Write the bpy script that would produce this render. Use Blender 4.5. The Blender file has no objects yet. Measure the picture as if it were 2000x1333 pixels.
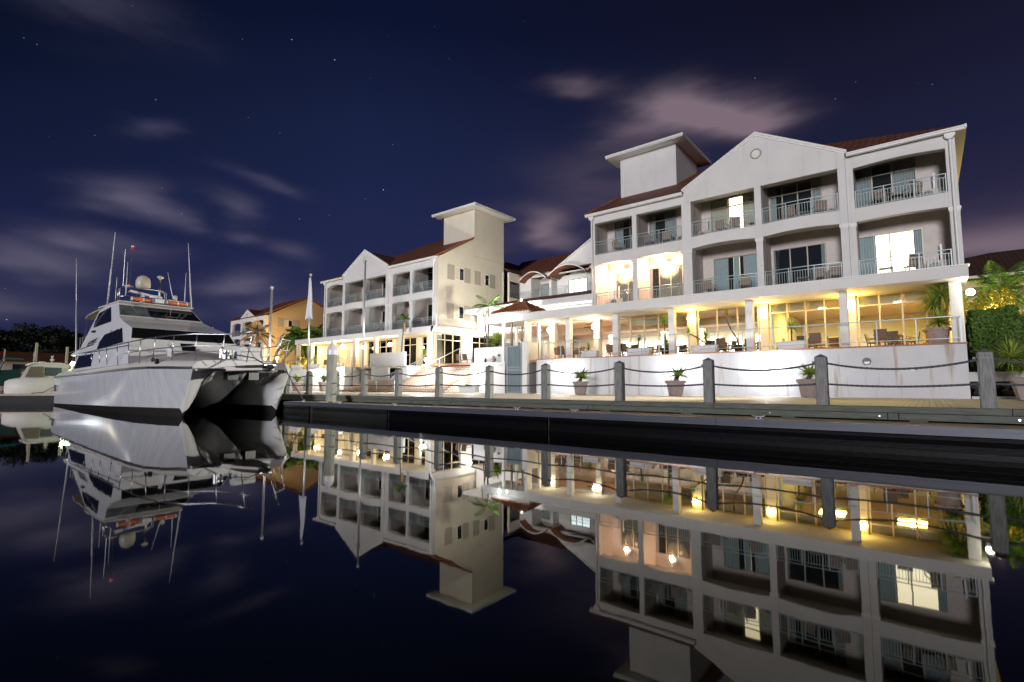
import bpy, math, random
from mathutils import Vector, Matrix
R = math.radians
rnd = random.Random(7)
sc = bpy.context.scene
# ------------------------------------------------------------------ camera
cam_data = bpy.data.cameras.new('camera')
cam = bpy.data.objects.new('camera', cam_data)
sc.collection.objects.link(cam)
cam.location = (0, 0, 1.35)
cam.rotation_euler = (R(90 + 4.95), 0, R(38.87))
cam_data.sensor_width = 36
cam_data.lens = 36 * 1004 / 2000
cam_data.clip_start = 0.05
cam_data.clip_end = 3000
sc.camera = cam
# ------------------------------------------------------------------ exposure
sc.view_settings.view_transform = 'Standard'
sc.view_settings.look = 'None'
sc.view_settings.exposure = 0
sc.view_settings.gamma = 1
sc.render.engine = 'CYCLES'
try:
    sc.cycles.use_denoising = True
    sc.cycles.max_bounces = 7
    sc.cycles.diffuse_bounces = 3
    sc.cycles.glossy_bounces = 4
    sc.cycles.transmission_bounces = 6
    sc.cycles.transparent_max_bounces = 10
    sc.cycles.sample_clamp_indirect = 4
    sc.cycles.caustics_reflective = False
    sc.cycles.caustics_refractive = False
    sc.cycles.blur_glossy = 1.0
except Exception:
    pass
# ------------------------------------------------------------------ node helpers
class NT:
    def __init__(s, nt): s.nt = nt
    def n(s, typ, **kw):
        nd = s.nt.nodes.new(typ)
        for k, v in kw.items():
            if k == 'inp':
                for kk, vv in v.items():
                    if isinstance(vv, bpy.types.NodeSocket): s.nt.links.new(vv, nd.inputs[kk])
                    else: nd.inputs[kk].default_value = vv
            else: setattr(nd, k, v)
        return nd
    def m(s, op, a, b=None, c=None, clamp=False):
        nd = s.nt.nodes.new('ShaderNodeMath'); nd.operation = op; nd.use_clamp = clamp
        for i, v in enumerate((a, b, c)):
            if v is None: continue
            if isinstance(v, bpy.types.NodeSocket): s.nt.links.new(v, nd.inputs[i])
            else: nd.inputs[i].default_value = v
        return nd.outputs[0]
    def ramp(s, fac, stops, interp='LINEAR'):
        nd = s.nt.nodes.new('ShaderNodeValToRGB'); nd.color_ramp.interpolation = interp
        el = nd.color_ramp.elements
        while len(el) > 1: el.remove(el[-1])
        el[0].position = stops[0][0]; el[0].color = (*stops[0][1], 1)
        for p, c in stops[1:]:
            e = el.new(p); e.color = (*c, 1)
        s.nt.links.new(fac, nd.inputs[0])
        return nd.outputs[0]
    def mix(s, fac, a, b, typ='MIX'):
        nd = s.nt.nodes.new('ShaderNodeMix'); nd.data_type = 'RGBA'; nd.blend_type = typ
        for i, v in ((0, fac), (6, a), (7, b)):
            if isinstance(v, bpy.types.NodeSocket): s.nt.links.new(v, nd.inputs[i])
            elif i == 0: nd.inputs[0].default_value = v
            else: nd.inputs[i].default_value = (*v, 1) if len(v) == 3 else v
        return nd.outputs[2]
# ------------------------------------------------------------------ world: night sky, stars, thin long-exposure clouds
world = bpy.data.worlds.new('World'); sc.world = world; world.use_nodes = True
w = NT(world.node_tree); world.node_tree.nodes.clear()
tc = w.n('ShaderNodeTexCoord')
sep = w.n('ShaderNodeSeparateXYZ', inp={0: tc.outputs['Generated']})
X_, Y_, Z_ = sep.outputs
el = w.m('ARCSINE', w.m('MINIMUM', w.m('MAXIMUM', Z_, -0.999), 0.999))       # elevation, radians
az = w.m('ARCTAN2', w.m('MULTIPLY', X_, -1.0), Y_)                           # 0 = +Y, positive to -X
cols = []
for stops in ([(0.0, (.018, .020, .056)), (.10, (.015, .019, .058)), (.20, (.0085, .0125, .048)), (.30, (.0042, .0080, .030)), (.40, (.0014, .0038, .0135)), (.7, (.0007, .0015, .005)), (1.0, (.0005, .0008, .002))],
              [(0.0, (.025, .027, .080)), (.12, (.020, .0245, .080)), (.25, (.0140, .0200, .070)), (.38, (.0100, .0160, .056)), (.52, (.0040, .0070, .029)), (.75, (.0018, .003, .011)), (1.0, (.001, .0015, .004))],
              [(0.0, (.048, .038, .082)), (.15, (.030, .026, .066)), (.30, (.0130, .0142, .043)), (.48, (.0062, .0062, .0185)), (.70, (.0038, .0038, .0105)), (1.0, (.001, .0012, .003))]):
    cols.append(w.ramp(w.m('MULTIPLY', el, 1 / 1.2), stops))
tm = w.m('DIVIDE', w.m('SUBTRACT', R(92), az), R(36), clamp=True)      # 92 deg -> 56 deg
sky = w.mix(tm, cols[0], cols[1])
tr_ = w.m('DIVIDE', w.m('SUBTRACT', R(50), az), R(46), clamp=True)
sky = w.mix(tr_, sky, cols[2])
# clouds: soft streaks at given bearings
nz = w.n('ShaderNodeTexNoise', noise_dimensions='3D', inp={'Vector': w.n('ShaderNodeCombineXYZ', inp={0: w.m('MULTIPLY', az, 2.2), 1: w.m('MULTIPLY', el, 7.0), 2: 3.3}).outputs[0], 'Scale': 1.6, 'Detail': 4.0, 'Roughness': .55})
warp = w.m('SUBTRACT', nz.outputs[0], .5)
nz2 = w.n('ShaderNodeTexNoise', noise_dimensions='3D', inp={'Vector': w.n('ShaderNodeCombineXYZ', inp={0: w.m('MULTIPLY', az, 1.4), 1: w.m('MULTIPLY', el, 5.0), 2: 9.1}).outputs[0], 'Scale': 2.4, 'Detail': 3.5, 'Roughness': .5})
az2 = w.m('ADD', az, w.m('MULTIPLY', warp, .22)); el2 = w.m('ADD', el, w.m('MULTIPLY', w.m('SUBTRACT', nz2.outputs[0], .5), .10))
def blob(a0, e0, sa, se, tilt=0.0):
    da = w.m('SUBTRACT', az2, R(a0)); de = w.m('SUBTRACT', w.m('SUBTRACT', el2, R(e0)), w.m('MULTIPLY', da, tilt))
    q = w.m('ADD', w.m('POWER', w.m('ABSOLUTE', w.m('DIVIDE', da, R(sa))), 2.0), w.m('POWER', w.m('ABSOLUTE', w.m('DIVIDE', de, R(se))), 2.0))
    return w.m('EXPONENT', w.m('MULTIPLY', q, -1.0))
BL = [(19.5, 28.6, 3.6, 1.5, .15, 1.0, 0), (15, 26.8, 4.6, 1.3, .05, .95, 0), (23.5, 26.6, 4.0, 1.9, .0, .50, 0), (30, 31.3, 3.0, .8, .1, .45, 0),
      (27, 22, 8, 2.8, 0, .30, 0), (33.5, 17.6, 3.6, 1.5, .25, .95, 0), (41, 17.5, 4.0, 2.2, 0, .16, 0), (-5, 11.0, 6.0, 2.4, .0, 1.0, 0),
      (77.4, 16.6, 3.0, 1.2, -.12, 1.0, 1), (74.3, 16.0, 2.4, .9, .2, .6, 1), (68.5, 17.4, 2.4, .9, .2, .62, 1), (66.5, 20.4, 3.4, .8, .15, .34, 1), (79, 30.6, 5.0, 2.0, 0, .50, 1), (76.5, 23.4, 2.0, .9, -.3, .30, 1),
      (62.6, 13.1, 2.4, 1.0, .1, .85, 1), (67.5, 14.6, 1.9, .8, 0, .5, 1), (66.5, 10.0, 3.4, 1.2, .05, 1.0, 1), (62, 7.4, 3.6, 1.1, .0, .85, 1), (82, 10.6, 4.2, 1.3, 0, .85, 1), (78.5, 12.8, 3.4, .8, 0, .7, 1), (73, 6.6, 4.4, 1.0, 0, .55, 1), (86, 7.0, 5.0, 1.2, 0, .5, 1), (56, 9.0, 3.6, 1.2, .1, .45, 1)]
cr = 0.0; cl = 0.0
for a0, e0, sa, se, tl, g, side in BL:
    v_ = w.m('MULTIPLY', blob(a0, e0, sa, se, tl), g)
    if side: cl = w.m('ADD', v_, cl)
    else: cr = w.m('ADD', v_, cr)
tex_ = w.m('ADD', .30, w.m('MULTIPLY', w.m('SUBTRACT', nz2.outputs[0], .33, clamp=True), 3.2))
sky = w.mix(w.m('MULTIPLY', cr, tex_, clamp=True), sky, (.205, .150, .188))
sky = w.mix(w.m('MULTIPLY', cl, tex_, clamp=True), sky, (.100, .092, .152))
# stars
def stars(scale, thr, rad, seed, gain):
    mp = w.n('ShaderNodeVectorMath', operation='ADD', inp={0: tc.outputs['Generated'], 1: (seed, seed * .7, seed * 1.3)})
    v = w.n('ShaderNodeTexVoronoi', inp={'Vector': mp.outputs[0], 'Scale': scale})
    cs = w.n('ShaderNodeSeparateColor', inp={0: v.outputs['Color']})
    on = w.m('GREATER_THAN', cs.outputs[0], thr)
    dot = w.m('LESS_THAN', v.outputs['Distance'], rad)
    return w.m('MULTIPLY', w.m('MULTIPLY', on, dot), w.m('MULTIPLY', w.m('POWER', cs.outputs[1], 3.0), gain))
st = w.m('ADD', stars(34, .62, .028, 2.1, .9), stars(70, .80, .055, 5.7, .32))
st = w.m('MULTIPLY', st, w.m('GREATER_THAN', el, .03))
starcol = w.n('ShaderNodeVectorMath', operation='SCALE', inp={0: (.62, .78, 1.0), 'Scale': st})
tot = w.n('ShaderNodeVectorMath', operation='ADD', inp={0: sky, 1: starcol.outputs[0]})
below = w.m('GREATER_THAN', el, -.02)
fin = w.n('ShaderNodeVectorMath', operation='SCALE', inp={0: tot.outputs[0], 'Scale': w.m('ADD', w.m('MULTIPLY', below, .95), .05)})
bg = w.n('ShaderNodeBackground', inp={0: fin.outputs[0], 1: 1.0})
nsky = w.n('ShaderNodeTexSky'); nsky.sky_type = 'NISHITA'; nsky.sun_disc = False
nsky.sun_elevation = R(-4); nsky.sun_rotation = R(200)
bg2 = w.n('ShaderNodeBackground', inp={0: nsky.outputs[0], 1: 0.0006})
add = w.n('ShaderNodeAddShader', inp={0: bg.outputs[0], 1: bg2.outputs[0]})
wo = w.n('ShaderNodeOutputWorld', inp={0: add.outputs[0]})
# ------------------------------------------------------------------ the one sun lamp: stands in for unseen marina lamps on the water side
sun_d = bpy.data.lights.new('marina_fill_sun', 'SUN'); sun = bpy.data.objects.new('marina_fill_sun', sun_d); sc.collection.objects.link(sun)
sun_d.energy = 2.2; sun_d.color = (.97, .95, 1.0); sun_d.angle = R(11)
d = Vector((-.17, 1.0, -.10)).normalized()
sun.rotation_euler = d.to_track_quat('-Z', 'Y').to_euler(); sun.location = (-10, -30, 30)
# ------------------------------------------------------------------ mesh helpers
COL = sc.collection
class MB:
    def __init__(s): s.v = []; s.f = []; s.mi = []; s.cm = 0
    def add(s, vs, fs, T=None):
        b = len(s.v)
        for p in vs:
            p = Vector(p)
            if T is not None: p = T @ p
            s.v.append(tuple(p))
        for f in fs: s.f.append([i + b for i in f]); s.mi.append(s.cm)
        return s
    def box(s, x0, x1, y0, y1, z0, z1, T=None):
        if x0 > x1: x0, x1 = x1, x0
        if y0 > y1: y0, y1 = y1, y0
        if z0 > z1: z0, z1 = z1, z0
        vs = [(x, y, z) for z in (z0, z1) for y in (y0, y1) for x in (x0, x1)]
        return s.add(vs, [(0, 2, 3, 1), (4, 5, 7, 6), (0, 1, 5, 4), (2, 6, 7, 3), (0, 4, 6, 2), (1, 3, 7, 5)], T)
    def prism(s, pts, ax, a, b, T=None):
        # pts 2-D polygon; ax 'y': (x,z) extruded in y; 'x': (y,z) in x; 'z': (x,y) in z
        def P(p, t): return {'y': (p[0], t, p[1]), 'x': (t, p[0], p[1]), 'z': (p[0], p[1], t)}[ax]
        n = len(pts)
        vs = [P(p, a) for p in pts] + [P(p, b) for p in pts]
        fs = [list(range(n))[::-1], list(range(n, 2 * n))] + [(i, (i + 1) % n, (i + 1) % n + n, i + n) for i in range(n)]
        return s.add(vs, fs, T)
    def quad(s, *p): return s.add(p, [tuple(range(len(p)))])
    def tube(s, pts, r, n=6, r1=None, cap=True):
        pts = [Vector(p) for p in pts]; k = len(pts)
        rs = r if isinstance(r, (list, tuple)) else [r + ((r1 - r) * i / (k - 1) if r1 is not None else 0) for i in range(k)]
        vs = []; fs = []
        up = None
        for i, p in enumerate(pts):
            d = (pts[min(i + 1, k - 1)] - pts[max(i - 1, 0)])
            if d.length < 1e-9: d = Vector((0, 0, 1))
            d.normalize()
            if up is None:
                up = Vector((0, 0, 1)) if abs(d.z) < .9 else Vector((1, 0, 0))
            a = d.cross(up)
            if a.length < 1e-6: a = d.cross(Vector((0, 1, 0)))
            a.normalize(); b = a.cross(d).normalized(); up = b
            for j in range(n):
                t = 2 * math.pi * (j + .5) / n
                vs.append(p + (a * math.cos(t) + b * math.sin(t)) * rs[i])
        for i in range(k - 1):
            for j in range(n):
                fs.append((i * n + j, i * n + (j + 1) % n, (i + 1) * n + (j + 1) % n, (i + 1) * n + j))
        if cap: fs.append(list(range(n))[::-1]); fs.append(list(range((k - 1) * n, k * n)))
        return s.add(vs, fs)
    def lathe(s, prof, cx=0, cy=0, n=16, T=None):
        vs = []; fs = []; k = len(prof)
        for r, z in prof:
            for j in range(n):
                t = 2 * math.pi * j / n
                vs.append((cx + r * math.cos(t), cy + r * math.sin(t), z))
        for i in range(k - 1):
            for j in range(n):
                fs.append((i * n + j, i * n + (j + 1) % n, (i + 1) * n + (j + 1) % n, (i + 1) * n + j))
        fs.append(list(range(n))[::-1]); fs.append(list(range((k - 1) * n, k * n)))
        return s.add(vs, fs, T)
    def ball(s, c, r, n=12, m=8, sz=1.0):
        return s.lathe([(max(1e-4, r * math.sin(math.pi * i / m)), -r * sz * math.cos(math.pi * i / m)) for i in range(m + 1)], n=n, T=Matrix.Translation(c))
    def grid(s, rows, closed=False):
        # rows of equally many points
        n = len(rows[0]); vs = [p for r in rows for p in r]; fs = []
        for i in range(len(rows) - 1):
            for j in range(n if closed else n - 1):
                fs.append((i * n + j, i * n + (j + 1) % n, (i + 1) * n + (j + 1) % n, (i + 1) * n + j))
        return s.add(vs, fs)
    def build(s, name, mat, parent=None, smooth=False, bevel=0, solid=0, kind=None):
        me = bpy.data.meshes.new(name)
        ox, oy, oz = (0, 0, 0)
        own = None
        if parent is not None:
            rt = parent
            while rt.parent is not None: rt = rt.parent
            ox, oy, oz = rt.location
        else:
            xs = [p[0] for p in s.v]; ys = [p[1] for p in s.v]; zs = [p[2] for p in s.v]
            own = ((min(xs) + max(xs)) / 2, (min(ys) + max(ys)) / 2, min(zs)); ox, oy, oz = own
        me.from_pydata([(x - ox, y - oy, z - oz) for x, y, z in s.v], [], s.f)
        mats = mat if isinstance(mat, (list, tuple)) else [mat]
        for m_ in mats: me.materials.append(m_)
        if len(mats) > 1: me.polygons.foreach_set('material_index', s.mi)
        if smooth: me.polygons.foreach_set('use_smooth', [True] * len(me.polygons))
        me.update()
        o = bpy.data.objects.new(name, me); COL.objects.link(o)
        if parent is not None: o.parent = parent
        else: o.location = own
        if bevel:
            b_ = o.modifiers.new('bevel', 'BEVEL'); b_.width = bevel; b_.segments = 2; b_.limit_method = 'ANGLE'
        if solid:
            b_ = o.modifiers.new('solid', 'SOLIDIFY'); b_.thickness = solid; b_.offset = 0
        if kind: o['kind'] = kind
        return o
def tag(o, label, cat, group=None):
    o['label'] = label; o['category'] = cat
    if group: o['group'] = group
    return o
def thing(name, label, cat, loc=(0, 0, 0), group=None):
    o = bpy.data.objects.new(name, None); COL.objects.link(o); o.location = loc; o.empty_display_size = .2
    return tag(o, label, cat, group)
def copy_tree(root, loc, rz=0, label=None, group=None, scale=1):
    def rec(o, par):
        c = o.copy(); COL.objects.link(c)
        if par is not None: c.parent = par; c.matrix_parent_inverse = o.matrix_parent_inverse
        for ch in kids.get(o.name, []): rec(ch, c)
        return c
    kids = {}
    for o in COL.objects:
        if o.parent is not None: kids.setdefault(o.parent.name, []).append(o)
    r = rec(root, None); r.location = loc; r.rotation_euler = (0, 0, rz); r.scale = (scale,) * 3
    if label: r['label'] = label
    if group: r['group'] = group
    return r
class Proto:
    """first use moves the template itself, later uses copy it"""
    def __init__(s, root): s.root = root; s.used = False
    def put(s, loc, rz, label, group=None, scale=1):
        if not s.used:
            s.used = True; r = s.root; r.location = loc; r.rotation_euler = (0, 0, rz); r.scale = (scale,) * 3
            r['label'] = label
            if group: r['group'] = group
            return r
        return copy_tree(s.root, loc, rz, label, group, scale)
GAIN = dict(globe=4.0, flood=6.0, area=3.0)
def plight(name, loc, watts, col=(1, .9, .75), r=.08, parent=None):
    l = bpy.data.lights.new(name, 'POINT'); l.energy = watts * GAIN['globe']; l.color = col; l.shadow_soft_size = r
    o = bpy.data.objects.new(name, l); COL.objects.link(o)
    if parent is not None: o.parent = parent; loc = Vector(loc) - Vector(parent.location)
    o.location = loc
    return o
def slight(name, loc, watts, col, target, cone, blend=.6, r=.12, parent=None):
    l = bpy.data.lights.new(name, 'SPOT'); l.energy = watts; l.color = col; l.spot_size = R(cone); l.spot_blend = blend; l.shadow_soft_size = r
    o = bpy.data.objects.new(name, l); COL.objects.link(o); d_ = Vector(target) - Vector(loc)
    if parent is not None: o.parent = parent; loc = Vector(loc) - Vector(parent.location)
    o.location = loc; o.rotation_euler = d_.to_track_quat('-Z', 'Y').to_euler()
    return o
def alight(name, loc, sx, sy, watts, col, direction=(0, 0, -1), parent=None):
    l = bpy.data.lights.new(name, 'AREA'); l.shape = 'RECTANGLE'; l.size = sx; l.size_y = sy; l.energy = watts * GAIN['area']; l.color = col
    o = bpy.data.objects.new(name, l); COL.objects.link(o)
    if parent is not None: o.parent = parent; loc = Vector(loc) - Vector(parent.location)
    o.location = loc
    o.rotation_euler = Vector(direction).to_track_quat('-Z', 'Y').to_euler()
    return o
# ------------------------------------------------------------------ materials
def mat(name, col, rough=.6, metal=0, noise=0, nscale=4, bump=0, bscale=30, emit=None, estr=0, spec=None, stretch=(1, 1, 1), coord='Object'):
    m_ = bpy.data.materials.new(name); m_.use_nodes = True
    k = NT(m_.node_tree); b = m_.node_tree.nodes['Principled BSDF']
    b.inputs['Base Color'].default_value = (*col, 1); b.inputs['Roughness'].default_value = rough; b.inputs['Metallic'].default_value = metal
    if spec is not None: b.inputs['Specular IOR Level'].default_value = spec
    if emit: b.inputs['Emission Color'].default_value = (*emit, 1); b.inputs['Emission Strength'].default_value = estr
    if noise or bump:
        t = k.n('ShaderNodeTexCoord'); mp = k.n('ShaderNodeMapping', inp={0: t.outputs[coord], 3: stretch})
    if noise:
        nn = k.n('ShaderNodeTexNoise', inp={'Vector': mp.outputs[0], 'Scale': nscale, 'Detail': 6.0, 'Roughness': .62})
        dk = tuple(c * (1 - noise) for c in col); lt = tuple(min(1, c * (1 + noise * .6)) for c in col)
        cc = k.ramp(nn.outputs[0], [(.30, dk), (.55, col), (.75, lt)])
        m_.node_tree.links.new(cc, b.inputs['Base Color'])
    if bump:
        nb = k.n('ShaderNodeTexNoise', inp={'Vector': mp.outputs[0], 'Scale': bscale, 'Detail': 4.0})
        bp = k.n('ShaderNodeBump', inp={'Strength': bump, 'Distance': .02, 'Height': nb.outputs[0]})
        m_.node_tree.links.new(bp.outputs[0], b.inputs['Normal'])
    return m_
def streak_wall(name, col, stain=(.35, .27, .18), amt=.35, rough=.75):
    """painted render: blotchy, with a few vertical run-off stains"""
    m_ = bpy.data.materials.new(name); m_.use_nodes = True
    k = NT(m_.node_tree); b = m_.node_tree.nodes['Principled BSDF']; b.inputs['Roughness'].default_value = rough
    t = k.n('ShaderNodeNewGeometry')
    mp = k.n('ShaderNodeMapping', inp={0: t.outputs['Position'], 3: (1.3, 1.3, .09)})
    n1 = k.n('ShaderNodeTexNoise', inp={'Vector': mp.outputs[0], 'Scale': 2.6, 'Detail': 5.0, 'Roughness': .65})
    n2 = k.n('ShaderNodeTexNoise', inp={'Vector': t.outputs['Position'], 'Scale': .8, 'Detail': 6.0, 'Roughness': .6})
    f1 = k.m('MULTIPLY', k.ramp(n1.outputs[0], [(.56, (0, 0, 0)), (.74, (1, 1, 1))]), amt)
    c1 = k.mix(f1, col, stain)
    c2 = k.mix(k.ramp(n2.outputs[0], [(.35, (.22,) * 3), (.7, (0, 0, 0))]), c1, tuple(c * .6 for c in col))
    m_.node_tree.links.new(c2, b.inputs['Base Color'])
    nb = k.n('ShaderNodeTexNoise', inp={'Vector': t.outputs['Position'], 'Scale': 45.0, 'Detail': 3.0})
    bp = k.n('ShaderNodeBump', inp={'Strength': .25, 'Distance': .01, 'Height': nb.outputs[0]})
    m_.node_tree.links.new(bp.outputs[0], b.inputs['Normal'])
    return m_
def roof_tile(name, c0, c1, along='x', period=.30, row=.36):
    m_ = bpy.data.materials.new(name); m_.use_nodes = True
    k = NT(m_.node_tree); b = m_.node_tree.nodes['Principled BSDF']; b.inputs['Roughness'].default_value = .7
    t = k.n('ShaderNodeNewGeometry'); sp = k.n('ShaderNodeSeparateXYZ', inp={0: t.outputs['Position']})
    nrm = k.n('ShaderNodeSeparateXYZ', inp={0: t.outputs['True Normal']})
    isx = k.m('GREATER_THAN', k.m('ABSOLUTE', nrm.outputs[0]), k.m('ABSOLUTE', nrm.outputs[1]))
    u = k.m('ADD', k.m('MULTIPLY', isx, sp.outputs[1]), k.m('MULTIPLY', k.m('SUBTRACT', 1.0, isx), sp.outputs[0]))
    su = k.m('ABSOLUTE', k.m('SINE', k.m('MULTIPLY', u, math.pi / period)))
    rw = k.m('FRACT', k.m('DIVIDE', sp.outputs[2], row * .48))
    h = k.m('ADD', k.m('MULTIPLY', su, .7), k.m('MULTIPLY', k.m('SUBTRACT', 1.0, rw), .5))
    cell = k.n('ShaderNodeCombineXYZ', inp={0: k.m('FLOOR', k.m('DIVIDE', u, period)), 1: k.m('FLOOR', k.m('DIVIDE', sp.outputs[2], row * .48)), 2: 1.0})
    wn = k.n('ShaderNodeTexWhiteNoise', noise_dimensions='3D', inp={'Vector': cell.outputs[0]})
    cc = k.mix(wn.outputs[0], c0, c1)
    groove = k.m('LESS_THAN', su, .22)
    cc2 = k.mix(k.m('MULTIPLY', groove, .6), cc, tuple(c * .35 for c in c0))
    m_.node_tree.links.new(cc2, b.inputs['Base Color'])
    bp = k.n('ShaderNodeBump', inp={'Strength': .8, 'Distance': .06, 'Height': h})
    m_.node_tree.links.new(bp.outputs[0], b.inputs['Normal'])
    return m_
def glass(name, tint=(.9, .95, .95), refl=1.0, rough=.0):
    m_ = bpy.data.materials.new(name); m_.use_nodes = True; m_.node_tree.nodes.clear()
    k = NT(m_.node_tree)
    tr = k.n('ShaderNodeBsdfTransparent', inp={0: (*tint, 1)}); gl = k.n('ShaderNodeBsdfGlossy', inp={0: (1, 1, 1, 1), 'Roughness': rough})
    fr = k.n('ShaderNodeFresnel', inp={0: 1.45})
    mx = k.n('ShaderNodeMixShader', inp={0: k.m('MULTIPLY', fr.outputs[0], refl, clamp=True), 1: tr.outputs[0], 2: gl.outputs[0]})
    k.n('ShaderNodeOutputMaterial', inp={0: mx.outputs[0]})
    return m_
def emis(name, col, s):
    return mat(name, (.8, .8, .8), .6, emit=col, estr=s)
def stripes(name, c0, c1, axis, period, duty=.12, rough=.6, metal=0, bump=.5):
    """boards/grooves across one world axis"""
    m_ = bpy.data.materials.new(name); m_.use_nodes = True
    k = NT(m_.node_tree); b = m_.node_tree.nodes['Principled BSDF']; b.inputs['Roughness'].default_value = rough; b.inputs['Metallic'].default_value = metal
    t = k.n('ShaderNodeNewGeometry'); sp = k.n('ShaderNodeSeparateXYZ', inp={0: t.outputs['Position']})
    q = k.m('DIVIDE', sp.outputs[axis], period); fr = k.m('FRACT', q)
    gr = k.m('LESS_THAN', fr, duty)
    wn = k.n('ShaderNodeTexWhiteNoise', noise_dimensions='1D', inp={'W': k.m('FLOOR', q)})
    st3 = [1, 1, 1]; st3[axis] = 12
    st3 = [6 if i != axis else 20 for i in range(3)]
    n1 = k.n('ShaderNodeTexNoise', inp={'Vector': t.outputs['Position'], 'Scale': 3.0, 'Detail': 6.0})
    ca = k.mix(k.m('ADD', k.m('MULTIPLY', wn.outputs[0], .6), k.m('MULTIPLY', n1.outputs[0], .5), clamp=True), c0, c1)
    cb = k.mix(gr, ca, tuple(c * .12 for c in c0))
    m_.node_tree.links.new(cb, b.inputs['Base Color'])
    bp = k.n('ShaderNodeBump', inp={'Strength': bump, 'Distance': .02, 'Height': k.m('SUBTRACT', 1.0, gr)})
    m_.node_tree.links.new(bp.outputs[0], b.inputs['Normal'])
    return m_
def brick(name, c0, c1, mortar, bw=.23, bh=.085):
    m_ = bpy.data.materials.new(name); m_.use_nodes = True
    k = NT(m_.node_tree); b = m_.node_tree.nodes['Principled BSDF']; b.inputs['Roughness'].default_value = .8
    t = k.n('ShaderNodeNewGeometry'); sp = k.n('ShaderNodeSeparateXYZ', inp={0: t.outputs['Position']})
    cx = k.n('ShaderNodeCombineXYZ', inp={0: k.m('ADD', sp.outputs[0], sp.outputs[1]), 1: sp.outputs[2], 2: 0.0})
    bt = k.n('ShaderNodeTexBrick', inp={'Vector': cx.outputs[0], 'Color1': (*c0, 1), 'Color2': (*c1, 1), 'Mortar': (*mortar, 1), 'Scale': 1.0, 'Mortar Size': .014, 'Brick Width': bw, 'Row Height': bh})
    m_.node_tree.links.new(bt.outputs[0], b.inputs['Base Color'])
    bp = k.n('ShaderNodeBump', inp={'Strength': .5, 'Distance': .01, 'Height': bt.outputs[1]}); bp.invert = True
    m_.node_tree.links.new(bp.outputs[0], b.inputs['Normal'])
    return m_
def foliage(name, c0, c1):
    m_ = bpy.data.materials.new(name); m_.use_nodes = True
    k = NT(m_.node_tree); b = m_.node_tree.nodes['Principled BSDF']; b.inputs['Roughness'].default_value = .62; b.inputs['Specular IOR Level'].default_value = .25
    t = k.n('ShaderNodeNewGeometry')
    n1 = k.n('ShaderNodeTexNoise', inp={'Vector': t.outputs['Position'], 'Scale': 2.2, 'Detail': 4.0})
    f = k.m('ADD', k.m('MULTIPLY', t.outputs['Random Per Island'], .6), k.m('MULTIPLY', n1.outputs[0], .5), clamp=True)
    m_.node_tree.links.new(k.mix(f, c0, c1), b.inputs['Base Color'])
    return m_
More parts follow.
